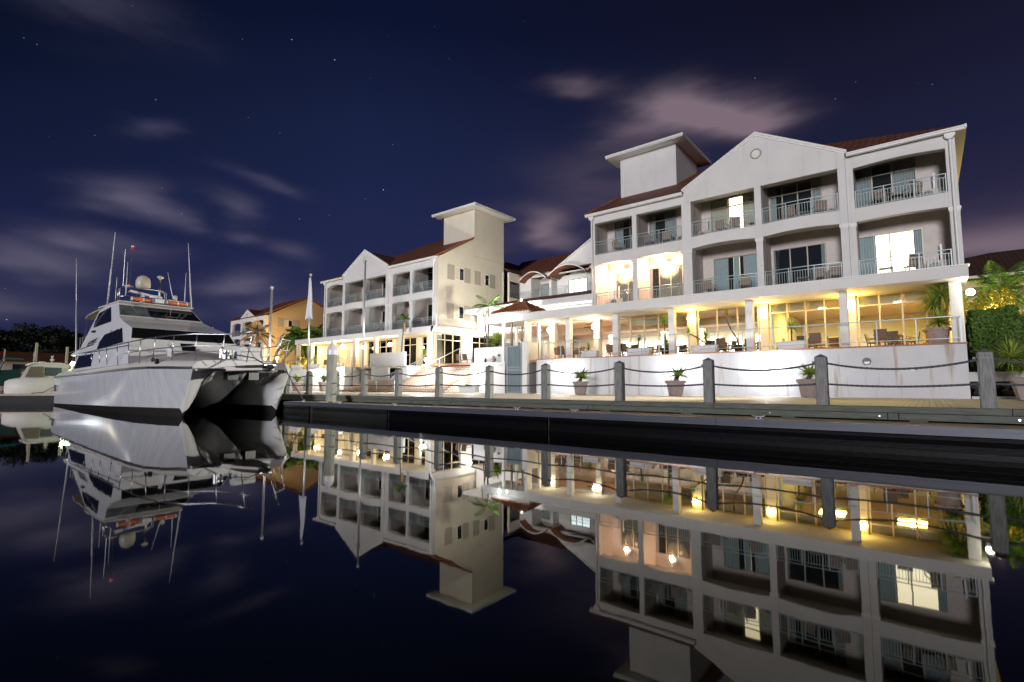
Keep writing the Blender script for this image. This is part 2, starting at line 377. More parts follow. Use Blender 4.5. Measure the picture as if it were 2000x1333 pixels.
M = dict(
    wall=streak_wall('white_render', (.68, .665, .64), (.40, .36, .31), .30),
    wall_base=streak_wall('stained_white_render', (.60, .60, .61), (.30, .20, .10), .85),
    wall_warm=streak_wall('cream_render', (.68, .62, .50), amt=.14),
    wall_orange=streak_wall('tan_render', (.60, .44, .24), amt=.10),
    back_wall=mat('beige_balcony_render', (.60, .54, .50), .8, noise=.12),
    trim=mat('white_trim', (.72, .71, .68), .45, noise=.08),
    tile=roof_tile('terracotta_roof', (.115, .035, .016), (.19, .062, .026)),
    tile_dark=roof_tile('dark_brown_roof', (.055, .026, .014), (.09, .042, .024)),
    tile_orange=roof_tile('bright_terracotta', (.26, .08, .03), (.40, .13, .05), period=.22, row=.34),
    coping=mat('terracotta_coping', (.36, .17, .09), .7, noise=.3, nscale=8),
    rail=mat('pale_teal_rail_paint', (.34, .43, .43), .35, metal=.1),
    alu=mat('beige_aluminium', (.30, .27, .21), .4, metal=.3),
    alu_yellow=mat('cream_window_frame', (.60, .50, .30), .5),
    glass_dark=mat('dark_window_glass', (.010, .014, .020), .04, spec=.8),
    glass=glass('clear_glass'),
    glass_tint=glass('tinted_glass', (.86, .89, .89), 1.2),
    curtain=mat('grey_curtain', (.50, .53, .53), .9, noise=.1),
    curtain_warm=mat('cream_curtain', (.66, .56, .42), .9, noise=.1),
    room_dark=mat('dark_room_backing', (.012, .014, .018), .9),
    room_lit=emis('lit_room_warm', (1.0, .78, .50), 5.0),
    room_white=emis('lit_room_white', (.92, .96, 1.0), 4.0),
    room_soft=emis('lit_room_soft', (1.0, .72, .38), .8),
    globe_y=emis('yellow_lamp_globe', (1.0, .74, .22), 40),
    globe_w=emis('white_lamp_globe', (1.0, .93, .72), 26),
    globe_c=emis('cool_lamp_globe', (.86, .95, 1.0), 28),
    globe_g=emis('green_dock_lamp', (.5, 1.0, .4), 25),
    black=mat('black_plastic', (.012, .012, .014), .35),
    steel=mat('stainless_steel', (.55, .56, .58), .30, metal=1),
    alu_pole=mat('silver_pole', (.62, .63, .65), .35, metal=.6),
    wood_post=mat('weathered_timber', (.23, .235, .22), .75, noise=.45, nscale=5, bump=.5, bscale=10, stretch=(6, 6, .8)),
    wood_cap=mat('worn_grey_post_top', (.15, .13, .12), .8, noise=.5, nscale=12),
    wood_beam=mat('green_treated_timber', (.115, .125, .10), .75, noise=.45, nscale=4, bump=.4, bscale=12, stretch=(.6, 6, 6)),
    wood_dark=mat('dark_timber', (.020, .018, .015), .8, noise=.4),  # near-black timber for the under-frame and the pontoon float
    deck=stripes('boardwalk_planks', (.60, .50, .37), (.72, .62, .47), 0, .145, .06),
    rope=mat('grey_rope', (.085, .085, .095), .8, noise=.5, nscale=30, stretch=(1, 1, 1)),
    fender=mat('black_rubber_fender', (.0022, .002, .0026), .5, spec=.10, noise=.3, nscale=2, bump=.35, bscale=6, stretch=(1, 1, 3)),
    pont_top=mat('pontoon_timber_top', (.60, .48, .36), .7, noise=.25, nscale=3),
    pont_side=mat('pontoon_grey_waler', (.075, .082, .105), .5, noise=.25, nscale=4, metal=.2, stretch=(.3, 4, 8)),
    concrete=mat('concrete', (.34, .34, .32), .85, noise=.2, nscale=5),
    pile=mat('grey_pile_sleeve', (.30, .31, .26), .55, noise=.25, nscale=5, stretch=(1, 1, .3)),
    white_plastic=mat('white_plastic', (.74, .75, .76), .3),
    cream_plastic=mat('cream_plastic', (.55, .52, .45), .4),
    pot=mat('clay_pot', (.30, .24, .215), .75, noise=.2, nscale=6),
    pot_dark=mat('dark_glazed_pot', (.03, .025, .025), .2),
    soil=mat('soil', (.03, .02, .012), .9),
    rattan=mat('tan_rattan', (.33, .25, .19), .7, noise=.3, nscale=25),
    wicker=mat('brown_wicker', (.15, .095, .055), .65, noise=.4, nscale=30),
    table_top=mat('table_top', (.20, .15, .11), .4),
    boat_white=mat('white_gelcoat', (.80, .80, .81), .14, noise=.04, nscale=1.2),
    boat_deck=mat('cream_nonskid_deck', (.74, .70, .66), .55, noise=.06),
    boat_silver=mat('silver_grey_topsides', (.60, .61, .64), .13, noise=.16, nscale=1.6, stretch=(2.5, 1, .5), bump=.03, bscale=1.2),
    boat_glass=mat('tinted_boat_glass', (.008, .009, .011), .06, spec=.45),
    boat_glass_pale=mat('curtained_boat_glass', (.075, .10, .105), .12, spec=.7),
    antifoul=mat('black_antifouling', (.012, .010, .009), .6),
    brown_rub=mat('brown_rub_rail', (.05, .04, .035), .3),
    orange=mat('orange_canister', (.75, .17, .02), .4),
    red=mat('red_lamp', (.55, .01, .01), .3),
    blue=mat('blue_vinyl', (.01, .08, .42), .5),
    teal=mat('teal_canvas', (.0, .10, .13), .7),
    green_canvas=mat('green_canvas', (.0, .05, .035), .7),
    canvas=mat('cream_canvas', (.42, .38, .29), .8, noise=.15),
    bark=mat('bark', (.10, .075, .05), .9, noise=.4, nscale=12, bump=.6, bscale=15),
    palm_trunk=mat('palm_trunk', (.14, .12, .10), .85, noise=.4, nscale=8, stretch=(1, 1, 6)),
    leaf=foliage('hedge_leaves', (.018, .045, .007), (.070, .13, .020)),
    leaf_yellow=foliage('yellow_lit_shrub_leaves', (.16, .17, .012), (.42, .36, .03)),  # yellow lamplight on the shrubs is put into the leaf colour
    leaf_dark=foliage('dark_tree_leaves', (.005, .010, .004), (.016, .026, .009)),
    canvas_dark=mat('grey_brown_canvas', (.17, .145, .105), .85, noise=.15),
    fender_sheen=mat('sheen_rubber_fender', (.012, .014, .012), .32, noise=.3, nscale=2, bump=.3, bscale=6, stretch=(1, 1, 3)),  # left fenders: reflected sheen put into a lighter, greenish base colour
    yucca=foliage('yucca_leaves', (.09, .18, .02), (.34, .42, .07)),
    palm=foliage('palm_leaflets', (.025, .085, .015), (.09, .19, .035)),
    dead_leaf=foliage('dry_palm_leaf', (.22, .15, .08), (.42, .32, .18)),
    step=brick('brick_riser', (.70, .54, .42), (.80, .64, .50), (.22, .14, .10), .42, .173),
    rock=mat('dark_rock', (.035, .035, .040), .7, noise=.5, nscale=4, bump=.8, bscale=4),
    gate=mat('blue_grey_gate_paint', (.24, .30, .32), .4, metal=.2),
    flag=mat('white_flag_cloth', (.75, .76, .80), .85),
    shutter=mat('beige_louvre_shutter', (.38, .34, .27), .7),
    grey_paint=mat('grey_paint', (.20, .20, .20), .6),
)
# ------------------------------------------------------------------ water
wm = bpy.data.materials.new('still_water'); wm.use_nodes = True
k = NT(wm.node_tree); b = wm.node_tree.nodes['Principled BSDF']
b.inputs['Base Color'].default_value = (.0016, .0018, .0012, 1); b.inputs['Roughness'].default_value = .022; b.inputs['IOR'].default_value = 1.40; b.inputs['Specular Tint'].default_value = (1.0, .90, .54, 1)
t = k.n('ShaderNodeNewGeometry')
n1 = k.n('ShaderNodeTexNoise', inp={'Vector': t.outputs['Position'], 'Scale': .9, 'Detail': 3.0})
n2 = k.n('ShaderNodeTexNoise', inp={'Vector': t.outputs['Position'], 'Scale': 5.0, 'Detail': 2.0})
hh = k.m('ADD', n1.outputs[0], k.m('MULTIPLY', n2.outputs[0], .10))
bp = k.n('ShaderNodeBump', inp={'Strength': .08, 'Distance': .012, 'Height': hh})
wm.node_tree.links.new(bp.outputs[0], b.inputs['Normal'])
MB().quad((-900, -500, 0), (500, -500, 0), (500, 14.0, 0), (-900, 14.0, 0)).quad((-900, 14.0, 0), (-56, 14.0, 0), (-56, 26.0, 0), (-900, 26.0, 0)).quad((-56, 14.0, 0), (500, 14.0, 0), (500, 27, 0), (-56, 27, 0)).build('water', wm, kind='structure')
# sea wall and land behind the boardwalk: one sheet out to the horizon
gmat = mat('dark_ground', (.05, .05, .04), .9, noise=.4, nscale=.5)
MB().quad((-900, 26, .74), (500, 26, .74), (500, 900, .74), (-900, 900, .74)).box(-900, 500, 25.7, 26.0, -.5, .735).build('ground', gmat, kind='structure')
MB().quad((-900, -500, .6), (-110, -500, .6), (-110, 26, .6), (-900, 26, .6)).box(-110.3, -110, -500, 25.6, -.5, .595).build('far_shore', gmat, kind='structure')
# ------------------------------------------------------------------ boardwalk
MB().box(-72, 12, 14.7, 29.5, .74, .80).build('boardwalk', M['deck'], kind='structure')
bw = thing('boardwalk_edge', 'weathered green timber edge beams and bearers along the front of the boardwalk', 'edge beam', (-30, 14.6, 0))
m = MB(); x = 12
segs = [12, 6.2, 1.3, -4.6, -10.5, -16.5, -22.5, -28.5, -36, -44, -52, -60, -72]
for a, c in zip(segs[:-1], segs[1:]): m.box(c + .004, a - .004, 14.48, 14.70, .735, .875)
m.build('edge_beam', M['wood_beam'], bw, bevel=.012)
m = MB(); segs2 = [12, 4, -.55, -.75, -8.4, -8.6, -15.4, -15.6, -23, -31, -40, -50, -60, -72]
for a, c in zip(segs2[:-1], segs2[1:]): m.box(c + .006, a - .006, 14.56, 14.70, .575, .725)
m.build('lower_beam', M['wood_beam'], bw, bevel=.01)
for i in range(30): MB().box(5 - i * 2.6 - .16, 5 - i * 2.6 + .16, 14.60, 15.2, .46, .570).build('bearer', M['wood_beam'], bw)
m = MB()
for i in range(30): m.tube([(5 - i * 2.6, 15.3, -.4), (5 - i * 2.6, 15.3, .46)], .13, 10)
for s_ in (0, 1): m.box(-72, 12, 15.6, 15.7, -.3, .6)
m.build('under_frame', M['wood_dark'], bw)
m = MB()
for i in range(34): m.tube([(6 - i * 2.3, 14.545, .655), (6 - i * 2.3, 14.53, .655)], .022, 8)
m.build('bolt', M['steel'], bw)
# ------------------------------------------------------------------ floating pontoon
po = thing('pontoon', 'long floating pontoon with timber top and black rubber fendering', 'pontoon', (-20, 13.4, 0))
MB().box(-24.7, 12, 12.83, 14.05, .50, .572).build('top_deck', M['pont_top'], po)
m = MB(); 
for a, c in zip([12, 3.2, -4.0, -9.4, -17], [3.2, -4.0, -9.4, -17, -24.7]):
    m.box(c + .005, a - .005, 12.75, 12.83, .405, .575); m.box(c + .005, a - .005, 12.735, 12.75, .455, .50)
m.build('waler', M['pont_side'], po)
fe = [(12.5, -8.85), (-8.95, -16.45), (-16.6, -22.0), (-22.35, -24.65)]
for a, c in fe:
    m = MB()
    prof = [(12.80, .40), (12.745, .395), (12.73, .33), (12.765, .22), (12.735, .10), (12.73, .0), (12.76, -.25), (12.83, -.3)]
    m.prism(prof[::-1], 'x', c, a)
    m.build('fender', M['fender' if a > -16 else 'fender_sheen'], po, bevel=.006)
MB().box(-24.65, 12, 12.84, 14.0, -.3, .49).build('float', M['wood_dark'], po)
# cleats
cl = thing('mooring_cleat', '', 'cleat', (0, 0, 0), 'cleats on the pontoon edge')
m = MB()
for s_ in (-1, 1): m.tube([(s_ * .05, 0, 0), (s_ * .045, 0, .055)], .016, 8)
m.tube([(-.15, 0, .088), (-.10, 0, .070), (0, 0, .064), (.10, 0, .070), (.15, 0, .088)], [.009, .015, .017, .015, .009], 8)
m.build('horn', M['alu_pole'], cl, smooth=True)
MB().box(-.09, .09, -.035, .035, 0, .012).build('base', M['alu_pole'], cl, bevel=.004)
P_cleat = Proto(cl)
for x, lb in [(-3.1, 'silver cleat on the pontoon edge between the second and third rope post from the right'), (-8.1, 'silver cleat on the pontoon just right of the fender joint'), (-10.25, 'silver cleat left of the fender joint on the dark pontoon'), (-16.4, 'small silver cleat on the pontoon below the stairs'), (-23.2, 'silver cleat with the catamaran bow line tied to it'), (-20.2, 'silver cleat just right of the round mooring pile'), (2.0, 'silver cleat on the pontoon at the right edge of the photo')]:
    P_cleat.put((x, 12.95, .573), 0, lb)
# ------------------------------------------------------------------ rope fence posts
pt = thing('fence_post', '', 'post', (0, 0, 0), 'timber posts carrying the rope fence')
m = MB(); h_ = .13; ch = .025
pl = [(-h_ + ch, -h_), (h_ - ch, -h_), (h_, -h_ + ch), (h_, h_ - ch), (h_ - ch, h_), (-h_ + ch, h_), (-h_, h_ - ch), (-h_, -h_ + ch)]
m.prism(pl, 'z', 0, 1.27); m.build('shaft', M['wood_post'], pt, bevel=.006)
m = MB(); q = [(x * 1.02, y * 1.02) for x, y in pl]
m.add([(x, y, 1.272) for x, y in q] + [(0, 0, 1.35)], [(i, (i + 1) % 8, 8) for i in range(8)] + [tuple(range(8))[::-1]])
m.build('cap', M['wood_cap'], pt)
m = MB(); q = [(x * 1.06, y * 1.06) for x, y in pl]; m.prism(q, 'z', 1.13, 1.165); m.box(-.20, -.13, -.02, .02, 1.125, 1.17)
m.build('band', M['grey_paint'], pt)
P_post = Proto(pt)
PX = [4.2, .98, -2.05, -4.82, -7.6, -10.46, -13.1, -15.9, -18.55, -21.1, -23.5, -26.1, -28.5, -31.2, -34, -37]
ordn = ['', 'nearest rope post with a wide cap at the right end of the white wall', 'second large rope post, in front of the right terrace wall', 'third rope post, right of the pot with the drooping agave', 'fourth rope post, between the two clay agave pots', 'fifth rope post, at the left end of the stained terrace wall', 'rope post in front of the gatehouse and planter', 'rope post before the right part of the brick stairs', 'rope post before the middle of the brick stairs', 'rope post beside the thin flagpole left of the stairs', 'rope post hidden just right of the round mooring pile', 'rope post beside the flagpole with the white flag', 'rope post behind the catamaran bow line', 'rope post behind the catamaran bow', 'rope post far behind the catamaran', 'farthest rope post behind the catamaran']
for i, x in enumerate(PX):
    if i == 0: continue
    P_post.put((x, 14.87, .79), 0, ordn[i])
def rope(x0, x1, z, sag, label, r=.025):
    m = MB(); n = 14; pts = []
    for i in range(n + 1):
        t = i / n; pts.append((x0 + (x1 - x0) * t, 14.83, z - sag * 4 * t * (1 - t)))
    m.tube(pts, r, 8)
    # lay of the rope: two thin strands wound round it
    for ph in (0, math.pi):
        sp = []
        N = int(abs(x1 - x0) / .05)
        for i in range(N + 1):
            t = i / N; zz = z - sag * 4 * t * (1 - t); a = ph + i * math.pi * .5
            sp.append((x0 + (x1 - x0) * t, 14.83 + math.cos(a) * r * .75, zz + math.sin(a) * r * .75))
        m.tube(sp, r * .48, 4, cap=False)
    o = m.build('rope', M['rope'], None, smooth=True); tag(o, label, 'rope', 'ropes of the boardwalk fence')
sp_names = ['to the right edge of the photo from the nearest post', 'between the nearest and the second post', 'between the second and the third post', 'between the third and the fourth post', 'between the fourth and the fifth post', 'from the fifth post to the gatehouse post', 'from the gatehouse post to the stairs', 'across the right part of the stairs', 'across the left part of the stairs', 'left of the flagpole post to the round pile', 'between the round pile and the flag post', 'left of the flag post', 'behind the catamaran bow line', 'behind the catamaran bow']
for i in range(len(sp_names)):
    a, c = PX[i] - .12, PX[i + 1] + .12
    rr = .025
    rope(a, c, 1.90, [.16, .17, .15, .15, .14, .15, .14, .13, .12, .12, .1, .1, .1, .1][i], 'upper slack rope ' + sp_names[i], rr)
    rope(a, c, 1.385, [.05, .06, .05, .05, .06, .05, .05, .06, .05, .05, .04, .04, .04, .04][i], 'lower rope ' + sp_names[i], rr)
# ------------------------------------------------------------------ mooring piles
def pile(x, y, r, z0, z1, label, capmat, name='mooring_pile'):
    p = thing(name, label, 'pile', (x, y, 0))
    MB().lathe([(r, -.5), (r, z0)], x, y, 28).build('sleeve', M['pile'], p, smooth=False)
    MB().lathe([(r * 1.03, z0 - .12), (r * 1.03, z0 + .12), (r * .75, z0 + (z1 - z0) * .55), (.02, z1)], x, y, 28).build('cone_cap', capmat, p)
    MB().box(x - r - .16, x + r + .16, y - r - .14, y + r + .14, .573, .62).build('collar', M['pont_top'], p, bevel=.02)
    return p
pile(-21.66, 13.45, .235, 2.9, 3.40, 'thick round grey mooring pile with a pointed white cap', M['white_plastic'])
def thin_pole(x, y, z0, z1, r, label, name='mast_pole', cat='pole'):
    m = MB(); m.tube([(x, y, z0), (x, y, z1)], r, 10)
    o = thing(name, label, cat, (x, y, z0)); m.build('pole', M['alu_pole'], o, smooth=True)
    MB().ball((x, y, z1), r * 1.5, 8, 6).build('finial', M['white_plastic'], o); MB().lathe([(r * 3, z0), (r * 3, z0 + .03), (r * 1.4, z0 + .12)], x, y, 12).build('base', M['grey_paint'], o)
    return o
thin_pole(-28.0, 13.55, .57, 6.75, .06, 'white guide pole standing behind the catamaran bow rail', 'guide_pole')
thin_pole(-25.75, 18.0, .80, 8.85, .055, 'thin bare flagpole in front of the gabled building', 'flagpole', 'flagpole')
fp = thin_pole(-31.85, 18.0, .80, 8.75, .06, 'flagpole with a long white flag hanging beside the palms', 'flagpole', 'flagpole')
# the flag hangs limp: folds of cloth
m = MB(); rows = []
for i in range(13):
    t = i / 12; z = 8.55 - 2.75 * t; wdt = .10 + .62 * (t ** .8) * (1 if t < .85 else .95); row = []
    for j in range(10):
        u = j / 9; x = -31.85 + (u - .38) * wdt * 1.5; y = 18 - .07 + .09 * math.sin(u * 9 + t * 3) * (.3 + t)
        row.append((x, y, z - .18 * abs(u - .4) * t))
    rows.append(row)
m.grid(rows); o = m.build('flag', M['flag'], None, smooth=True, solid=.01); tag(o, 'long white flag hanging limp from the left flagpole', 'flag')
# ------------------------------------------------------------------ hotel building kit
def arc(t): return math.sin(math.pi * t)
def band(m, x0, x1, Y, zt, zb, rise, bulge, depth, N=14, lip=0):
    """spandrel between two piers: flat top, arched underside, optional outward bow"""
    top = []; botf = []; bk = []; bb = []
    for i in range(N + 1):
        t = i / N; x = x0 + (x1 - x0) * t; y = Y - bulge * arc(t); z = zb + rise * arc(t)
        top.append((x, y, zt)); botf.append((x, y, z)); bk.append((x, Y + depth, zt)); bb.append((x, Y + depth, z))
    m.grid([bk, top, botf, bb, bk])
    m.add([bk[0], top[0], botf[0], bb[0]], [(0, 1, 2, 3)]); m.add([bk[-1], top[-1], botf[-1], bb[-1]], [(3, 2, 1, 0)])
def railing(par, x0, x1, Y, z, bulge, h=.86, name='railing', sp=.115):
    N = 14 if bulge else 1
    def P(t, zz): return (x0 + (x1 - x0) * t, Y - bulge * arc(t), zz)
    m = MB()
    for zz, r in ((z + h, .024), (z + h - .165, .017), (z + .06, .020)): m.tube([P(i / N, zz) for i in range(N + 1)], r, 6)
    n = int((x1 - x0) / sp)
    posts = 2 if x1 - x0 < 3 else 3
    for i in range(1, n):
        t = i / n; p = P(t, 0); m.box(p[0] - .008, p[0] + .008, p[1] - .008, p[1] + .008, z + .06, z + h - .165)
    for i in range(posts + 1):
        t = min(max(i / posts, .008), .992); p = P(t, 0); m.box(p[0] - .02, p[0] + .02, p[1] - .02, p[1] + .02, z, z + h)
    return m.build(name, M['rail'], par)
def window(par, x0, x1, Y, z0, z1, mull=(), transom=None, lit=None, litx=None, curt=((0, .3), (.7, 1)), framem='alu', curtm='curtain', name='window', proud=.12):
    """glazed sliding door/window standing 12 cm proud of its wall at depth Y"""
    f = MB(); d = .05; yf = Y - proud; t_ = .05
    f.box(x0, x1, yf, Y, z1 - t_, z1); f.box(x0, x0 + t_, yf, Y, z0, z1 - t_); f.box(x1 - t_, x1, yf, Y, z0, z1 - t_)
    zt = transom if transom else z1 - t_
    if transom: f.box(x0 + t_, x1 - t_, yf + .005, Y - .02, transom, transom + .06)
    for q in mull:
        xm = x0 + (x1 - x0) * q; f.box(xm - .03, xm + .03, yf + .008, yf + .05, z0, zt)
        if transom: f.box(xm - .03, xm + .03, yf + .008, yf + .05, transom + .06, z1 - t_)
    f.box(x0 + t_, x1 - t_, yf + .002, Y, z0, z0 + .05)
    w_ = f.build(name, M[framem], par)
    MB().box(x0 + .05, x1 - .05, yf + .03, yf + .036, z0 + .05, z1 - .05).build('pane', M['glass_tint' if not lit else 'glass'], w_)
    MB().quad((x0, Y - .012, z0), (x1, Y - .012, z0), (x1, Y - .012, z1), (x0, Y - .012, z1)).build('room', M[lit] if (lit and not litx) else M['room_dark'], w_)  # flat backing sheet
    if lit and litx:
        for a, c in litx:
            MB().quad((x0 + (x1 - x0) * a, Y - .018, z0 + .02), (x0 + (x1 - x0) * c, Y - .018, z0 + .02), (x0 + (x1 - x0) * c, Y - .018, z1 - .02), (x0 + (x1 - x0) * a, Y - .018, z1 - .02)).build('lit_room', M[lit], w_)
    for a, c in curt:
        xa, xb = x0 + (x1 - x0) * a + .03, x0 + (x1 - x0) * c - .03; n = max(6, int((xb - xa) / .055)) ; r0 = []; r1 = []
        for i in range(n + 1):
            x = xa + (xb - xa) * i / n; y = Y - .042 + .020 * (1 if i % 2 else -1)
            r0.append((x, y, z0 + .05)); r1.append((x, y, z1 - .06))
        MB().grid([r0, r1]).build('curtain', M[curtm], w_)
    return w_
# ---- balcony things
ac = thing('air_conditioner', '', 'air conditioner', (0, 0, 0))
MB().box(-.42, .42, -.16, .16, .06, .66).build('casing', M['cream_plastic'], ac, bevel=.015)
m = MB()
for r in (.23, .17, .11, .05):
    pts = [(-.12 + r * math.cos(a * math.pi / 12), -.168, .36 + r * math.sin(a * math.pi / 12)) for a in range(25)]
    m.tube(pts, .007, 4)
m.build('fan_grille', M['cream_plastic'], ac)
MB().prism([(-.12 + .235 * math.cos(a * math.pi / 12), .36 + .235 * math.sin(a * math.pi / 12)) for a in range(24)], 'y', -.164, -.161).build('fan_opening', M['black'], ac)
m = MB(); m.box(-.38, -.30, -.14, .14, 0, .06); m.box(.30, .38, -.14, .14, 0, .06); m.build('foot', M['grey_paint'], ac)
m = MB(); m.box(.10, .17, .10, .16, .66, 1.45); m.build('pipe_cover', M['white_plastic'], ac)
P_ac = Proto(ac)
def make_chair(name, mt, frame):
    c = thing(name, '', 'chair', (0, 0, 0))
    MB().box(-.26, .26, -.25, .25, .40, .45).build('seat', mt, c, bevel=.01)
    m = MB(); m.prism([(.22, .45), (.28, .45), (.36, .90), (.31, .92)], 'x', -.26, .26); m.build('backrest', mt, c, bevel=.01)
    for sx in (-1, 1):
        for sy in (-1, 1):
            m = MB(); m.box(sx * .25 - .02, sx * .25 + .02, sy * .23 - .02, sy * .23 + .02, 0, .40 if sy > 0 else .40); m.build('leg', frame, c)
        m = MB(); m.tube([(sx * .28, .30, .64), (sx * .28, -.22, .64), (sx * .28, -.25, .60), (sx * .28, -.25, .40)], .022, 6); m.build('armrest', frame, c)
    return c
P_rc = Proto(make_chair('rattan_chair', M['rattan'], M['rattan']))
P_wc = Proto(make_chair('wicker_chair', M['wicker'], M['wicker']))
tb = thing('side_table', '', 'table', (0, 0, 0))
MB().box(-.28, .28, -.24, .24, .44, .47).build('table_top', M['rattan'], tb, bevel=.006)
for sx in (-1, 1):
    for sy in (-1, 1): MB().box(sx * .24 - .018, sx * .24 + .018, sy * .2 - .018, sy * .2 + .018, 0, .44).build('leg', M['rattan'], tb)
P_tb = Proto(tb)
dt = thing('dining_table', '', 'table', (0, 0, 0))
MB().lathe([(.02, .71), (.46, .71), (.46, .75), (.02, .75)], n=24).build('table_top', M['table_top'], dt)
MB().lathe([(.24, 0), (.24, .02), (.035, .05), (.035, .71)], n=14).build('pedestal', M['black'], dt)
P_dt = Proto(dt)
def furnish(x0, x1, Y, z, desc, items):
    for it in items:
        k_, fx, fy, rz = it; x = x0 + (x1 - x0) * fx; y = Y + fy
        if k_ == 'a': P_ac.put((x, y + .35, z), 0, 'air conditioner unit on the ' + desc, 'air conditioners on the balconies')
        side = 'left' if fx < .5 else 'right'
        if k_ == 'c': P_rc.put((x, y, z), R(rz), 'rattan armchair on the %s of the %s' % (side, desc), 'rattan armchairs on the balconies')
        if k_ == 't': P_tb.put((x, y, z), R(rz), 'small rattan table on the ' + desc, 'small balcony tables')
def ring_vent(par, x, Y, z, r):
    m = MB(); m.tube([(x + r * math.cos(a * math.pi / 16), Y - .02, z + r * math.sin(a * math.pi / 16)) for a in range(33)], r * .16, 8)
    o = m.build('ring_vent', M['shutter'], par, smooth=True)
    MB().prism([(x + r * .95 * math.cos(a * math.pi / 16), z + r * .95 * math.sin(a * math.pi / 16)) for a in range(32)], 'y', Y - .015, Y + .01).build('vent_disc', M['trim'], o)
def hotel_upper(b, Y, zf1, zf2, bays, piers, gable, x_l, x_r, ze, wm='wall', depth=1.8, arches=True, zlow=None, open_top=11.9, gproud=.15):
    """bays: (x0,x1,bulge,top_rise,desc,upper,lower) ; piers: (x0,x1,in_gable)"""
    zl = zlow or 9.08
    gx0, gx1, gz = gable
    for i, (a, c, g) in enumerate(piers):
        y0 = Y - (gproud if g else 0)
        m = MB(); m.box(a, c, y0, Y + .38, zf1 - .02, ze if not g else open_top)
        m.build('pier', M[wm], b, bevel=.012)
        mw = min(.05, .05); m = MB(); m.box(a - .04, c + .04, y0 - .04, Y + .40, zl - .10, zl + .02); m.box(a - .02, c + .02, y0 - .02, Y + .39, zl - .16, zl - .10); m.build('capital', M['trim'], b)
    for (a, c, bu, rise, desc, up, lo) in bays:
        g = bu > 0; y0 = Y - (gproud if g else 0)
        m = MB(); band(m, a, c, y0, zf2, zl + .05, .06, bu, .38 + (gproud if g else 0)); m.box(a, c, Y + .38, Y + depth, zf2 - .22, zf2 - .02)
        m.build('balcony_slab', M[wm], b)
        if not g:
            m = MB(); band(m, a, c, Y, ze, open_top - .12 * (1 if rise else 0), rise, 0, .38); m.build('eaves_beam', M[wm], b)
        railing(b, a + .02, c - .02, y0 + .06, zf2, bu)
        railing(b, a + .02, c - .02, y0 + .06, zf1, bu * .9)
        for (spec, z0) in ((up, zf2 - .02), (lo, zf1)):
            if spec is None: continue
            if 'x' in spec:
                wx0, wx1 = spec['x']
                zt = (12.28 if z0 > 8 else zf1 + 2.38) if 'zt' not in spec else spec['zt']
                window(b, wx0, wx1, Y + depth, z0, zt, spec.get('mull', (.5,)), transom=(zt - .55) if z0 > 8 else None, lit=spec.get('lit'), litx=spec.get('litx'), curt=spec.get('curt', ((0, .3), (.7, 1))), curtm=spec.get('cm', 'curtain'))
            lvl = 'top floor balcony ' if z0 > 8 else 'lower balcony '
            furnish(a, c, Y, z0 + .0, lvl + desc, spec.get('f', ()))
    # party walls, balcony ceiling and back wall
    for i, (a, c, g) in enumerate(piers):
        mid = (a + c) / 2; ww = (c - a) / 2 - .03
        MB().box(mid - ww, mid + ww, Y + .38, Y + depth, zf1 - .02, ze - .06).build('party_wall', M['back_wall'], b)
    MB().box(x_l + .05, x_r - .05, Y + depth, Y + depth + .25, zf1 - .02, ze - .12).build('back_wall', M['back_wall'], b)
    MB().box(x_l + .05, x_r - .05, Y + .385, Y + depth - .002, ze - .12, ze - .06).build('balcony_ceiling', M['trim'], b)
    # gable face
    gy = Y - gproud; apex = (gx0 + gx1) / 2
    m = MB(); m.prism([(gx0, open_top), (gx1, open_top), (gx1, ze + .16), (apex, gz), (gx0, ze + .16)], 'y', gy, Y + .38); m.build('gable_wall', M[wm], b)
    m = MB()
    for s_ in (-1, 1):
        e = gx0 - .1 if s_ < 0 else gx1 + .1; sl = (gz - ze - .16) / (apex - gx0)
        for dz0, dz1, pr in ((-.02, .10, .09), (-.12, -.02, .05)):
            zz = lambda xx: ze + .16 + (abs(xx - (gx0 if s_ < 0 else gx1)) * sl if (xx - gx0) * (xx - gx1) < 0 else -abs(xx - (gx0 if s_ < 0 else gx1)) * sl)
            m.prism([(e, zz(e) + dz0), (apex, gz + dz0), (apex, gz + dz1), (e, zz(e) + dz1)][::s_], 'y', gy - pr, gy + .02)
    m.build('gable_moulding', M['trim'], b)
    ring_vent(b, apex, gy, ze + .16 + (gz - ze) * .45, .25)
def gable_roof(b, Y, gx0, gx1, gz, ze, slope, name='gable_roof', gproud=.15):
    apex = (gx0 + gx1) / 2; sl = (gz - ze - .16) / (apex - gx0)
    back = Y + (gz - ze) / slope
    z0 = ze + .16
    m = MB(); y0 = Y - gproud + .02
    m.add([(gx0 - .02, y0, z0 - .04), (apex, y0, gz - .03), (apex, back, gz - .03), (gx0 - .02, Y + .3, z0 - .04)], [(0, 1, 2, 3)])
    m.add([(gx1 + .02, y0, z0 - .04), (apex, y0, gz - .03), (apex, back, gz - .03), (gx1 + .02, Y + .3, z0 - .04)], [(3, 2, 1, 0)])
    m.build(name, M['tile'], b)
def gutter(b, x0, x1, Y, z):
    m = MB(); m.box(x0, x1, Y - .16, Y + .02, z - .13, z + .0); m.box(x0, x1, Y - .19, Y - .14, z - .04, z + .025); m.build('gutter', M['trim'], b)
def downpipe(b, x, Y, z0, z1):
    m = MB(); m.prism([(x - .19, z1), (x + .19, z1), (x + .19, z1 - .18), (x + .07, z1 - .32), (x - .07, z1 - .32), (x - .19, z1 - .18)], 'y', Y - .2, Y - .03)
    m.tube([(x, Y - .10, z1 - .3), (x, Y - .10, z0)], .055, 8); m.build('downpipe', M['trim'], b)
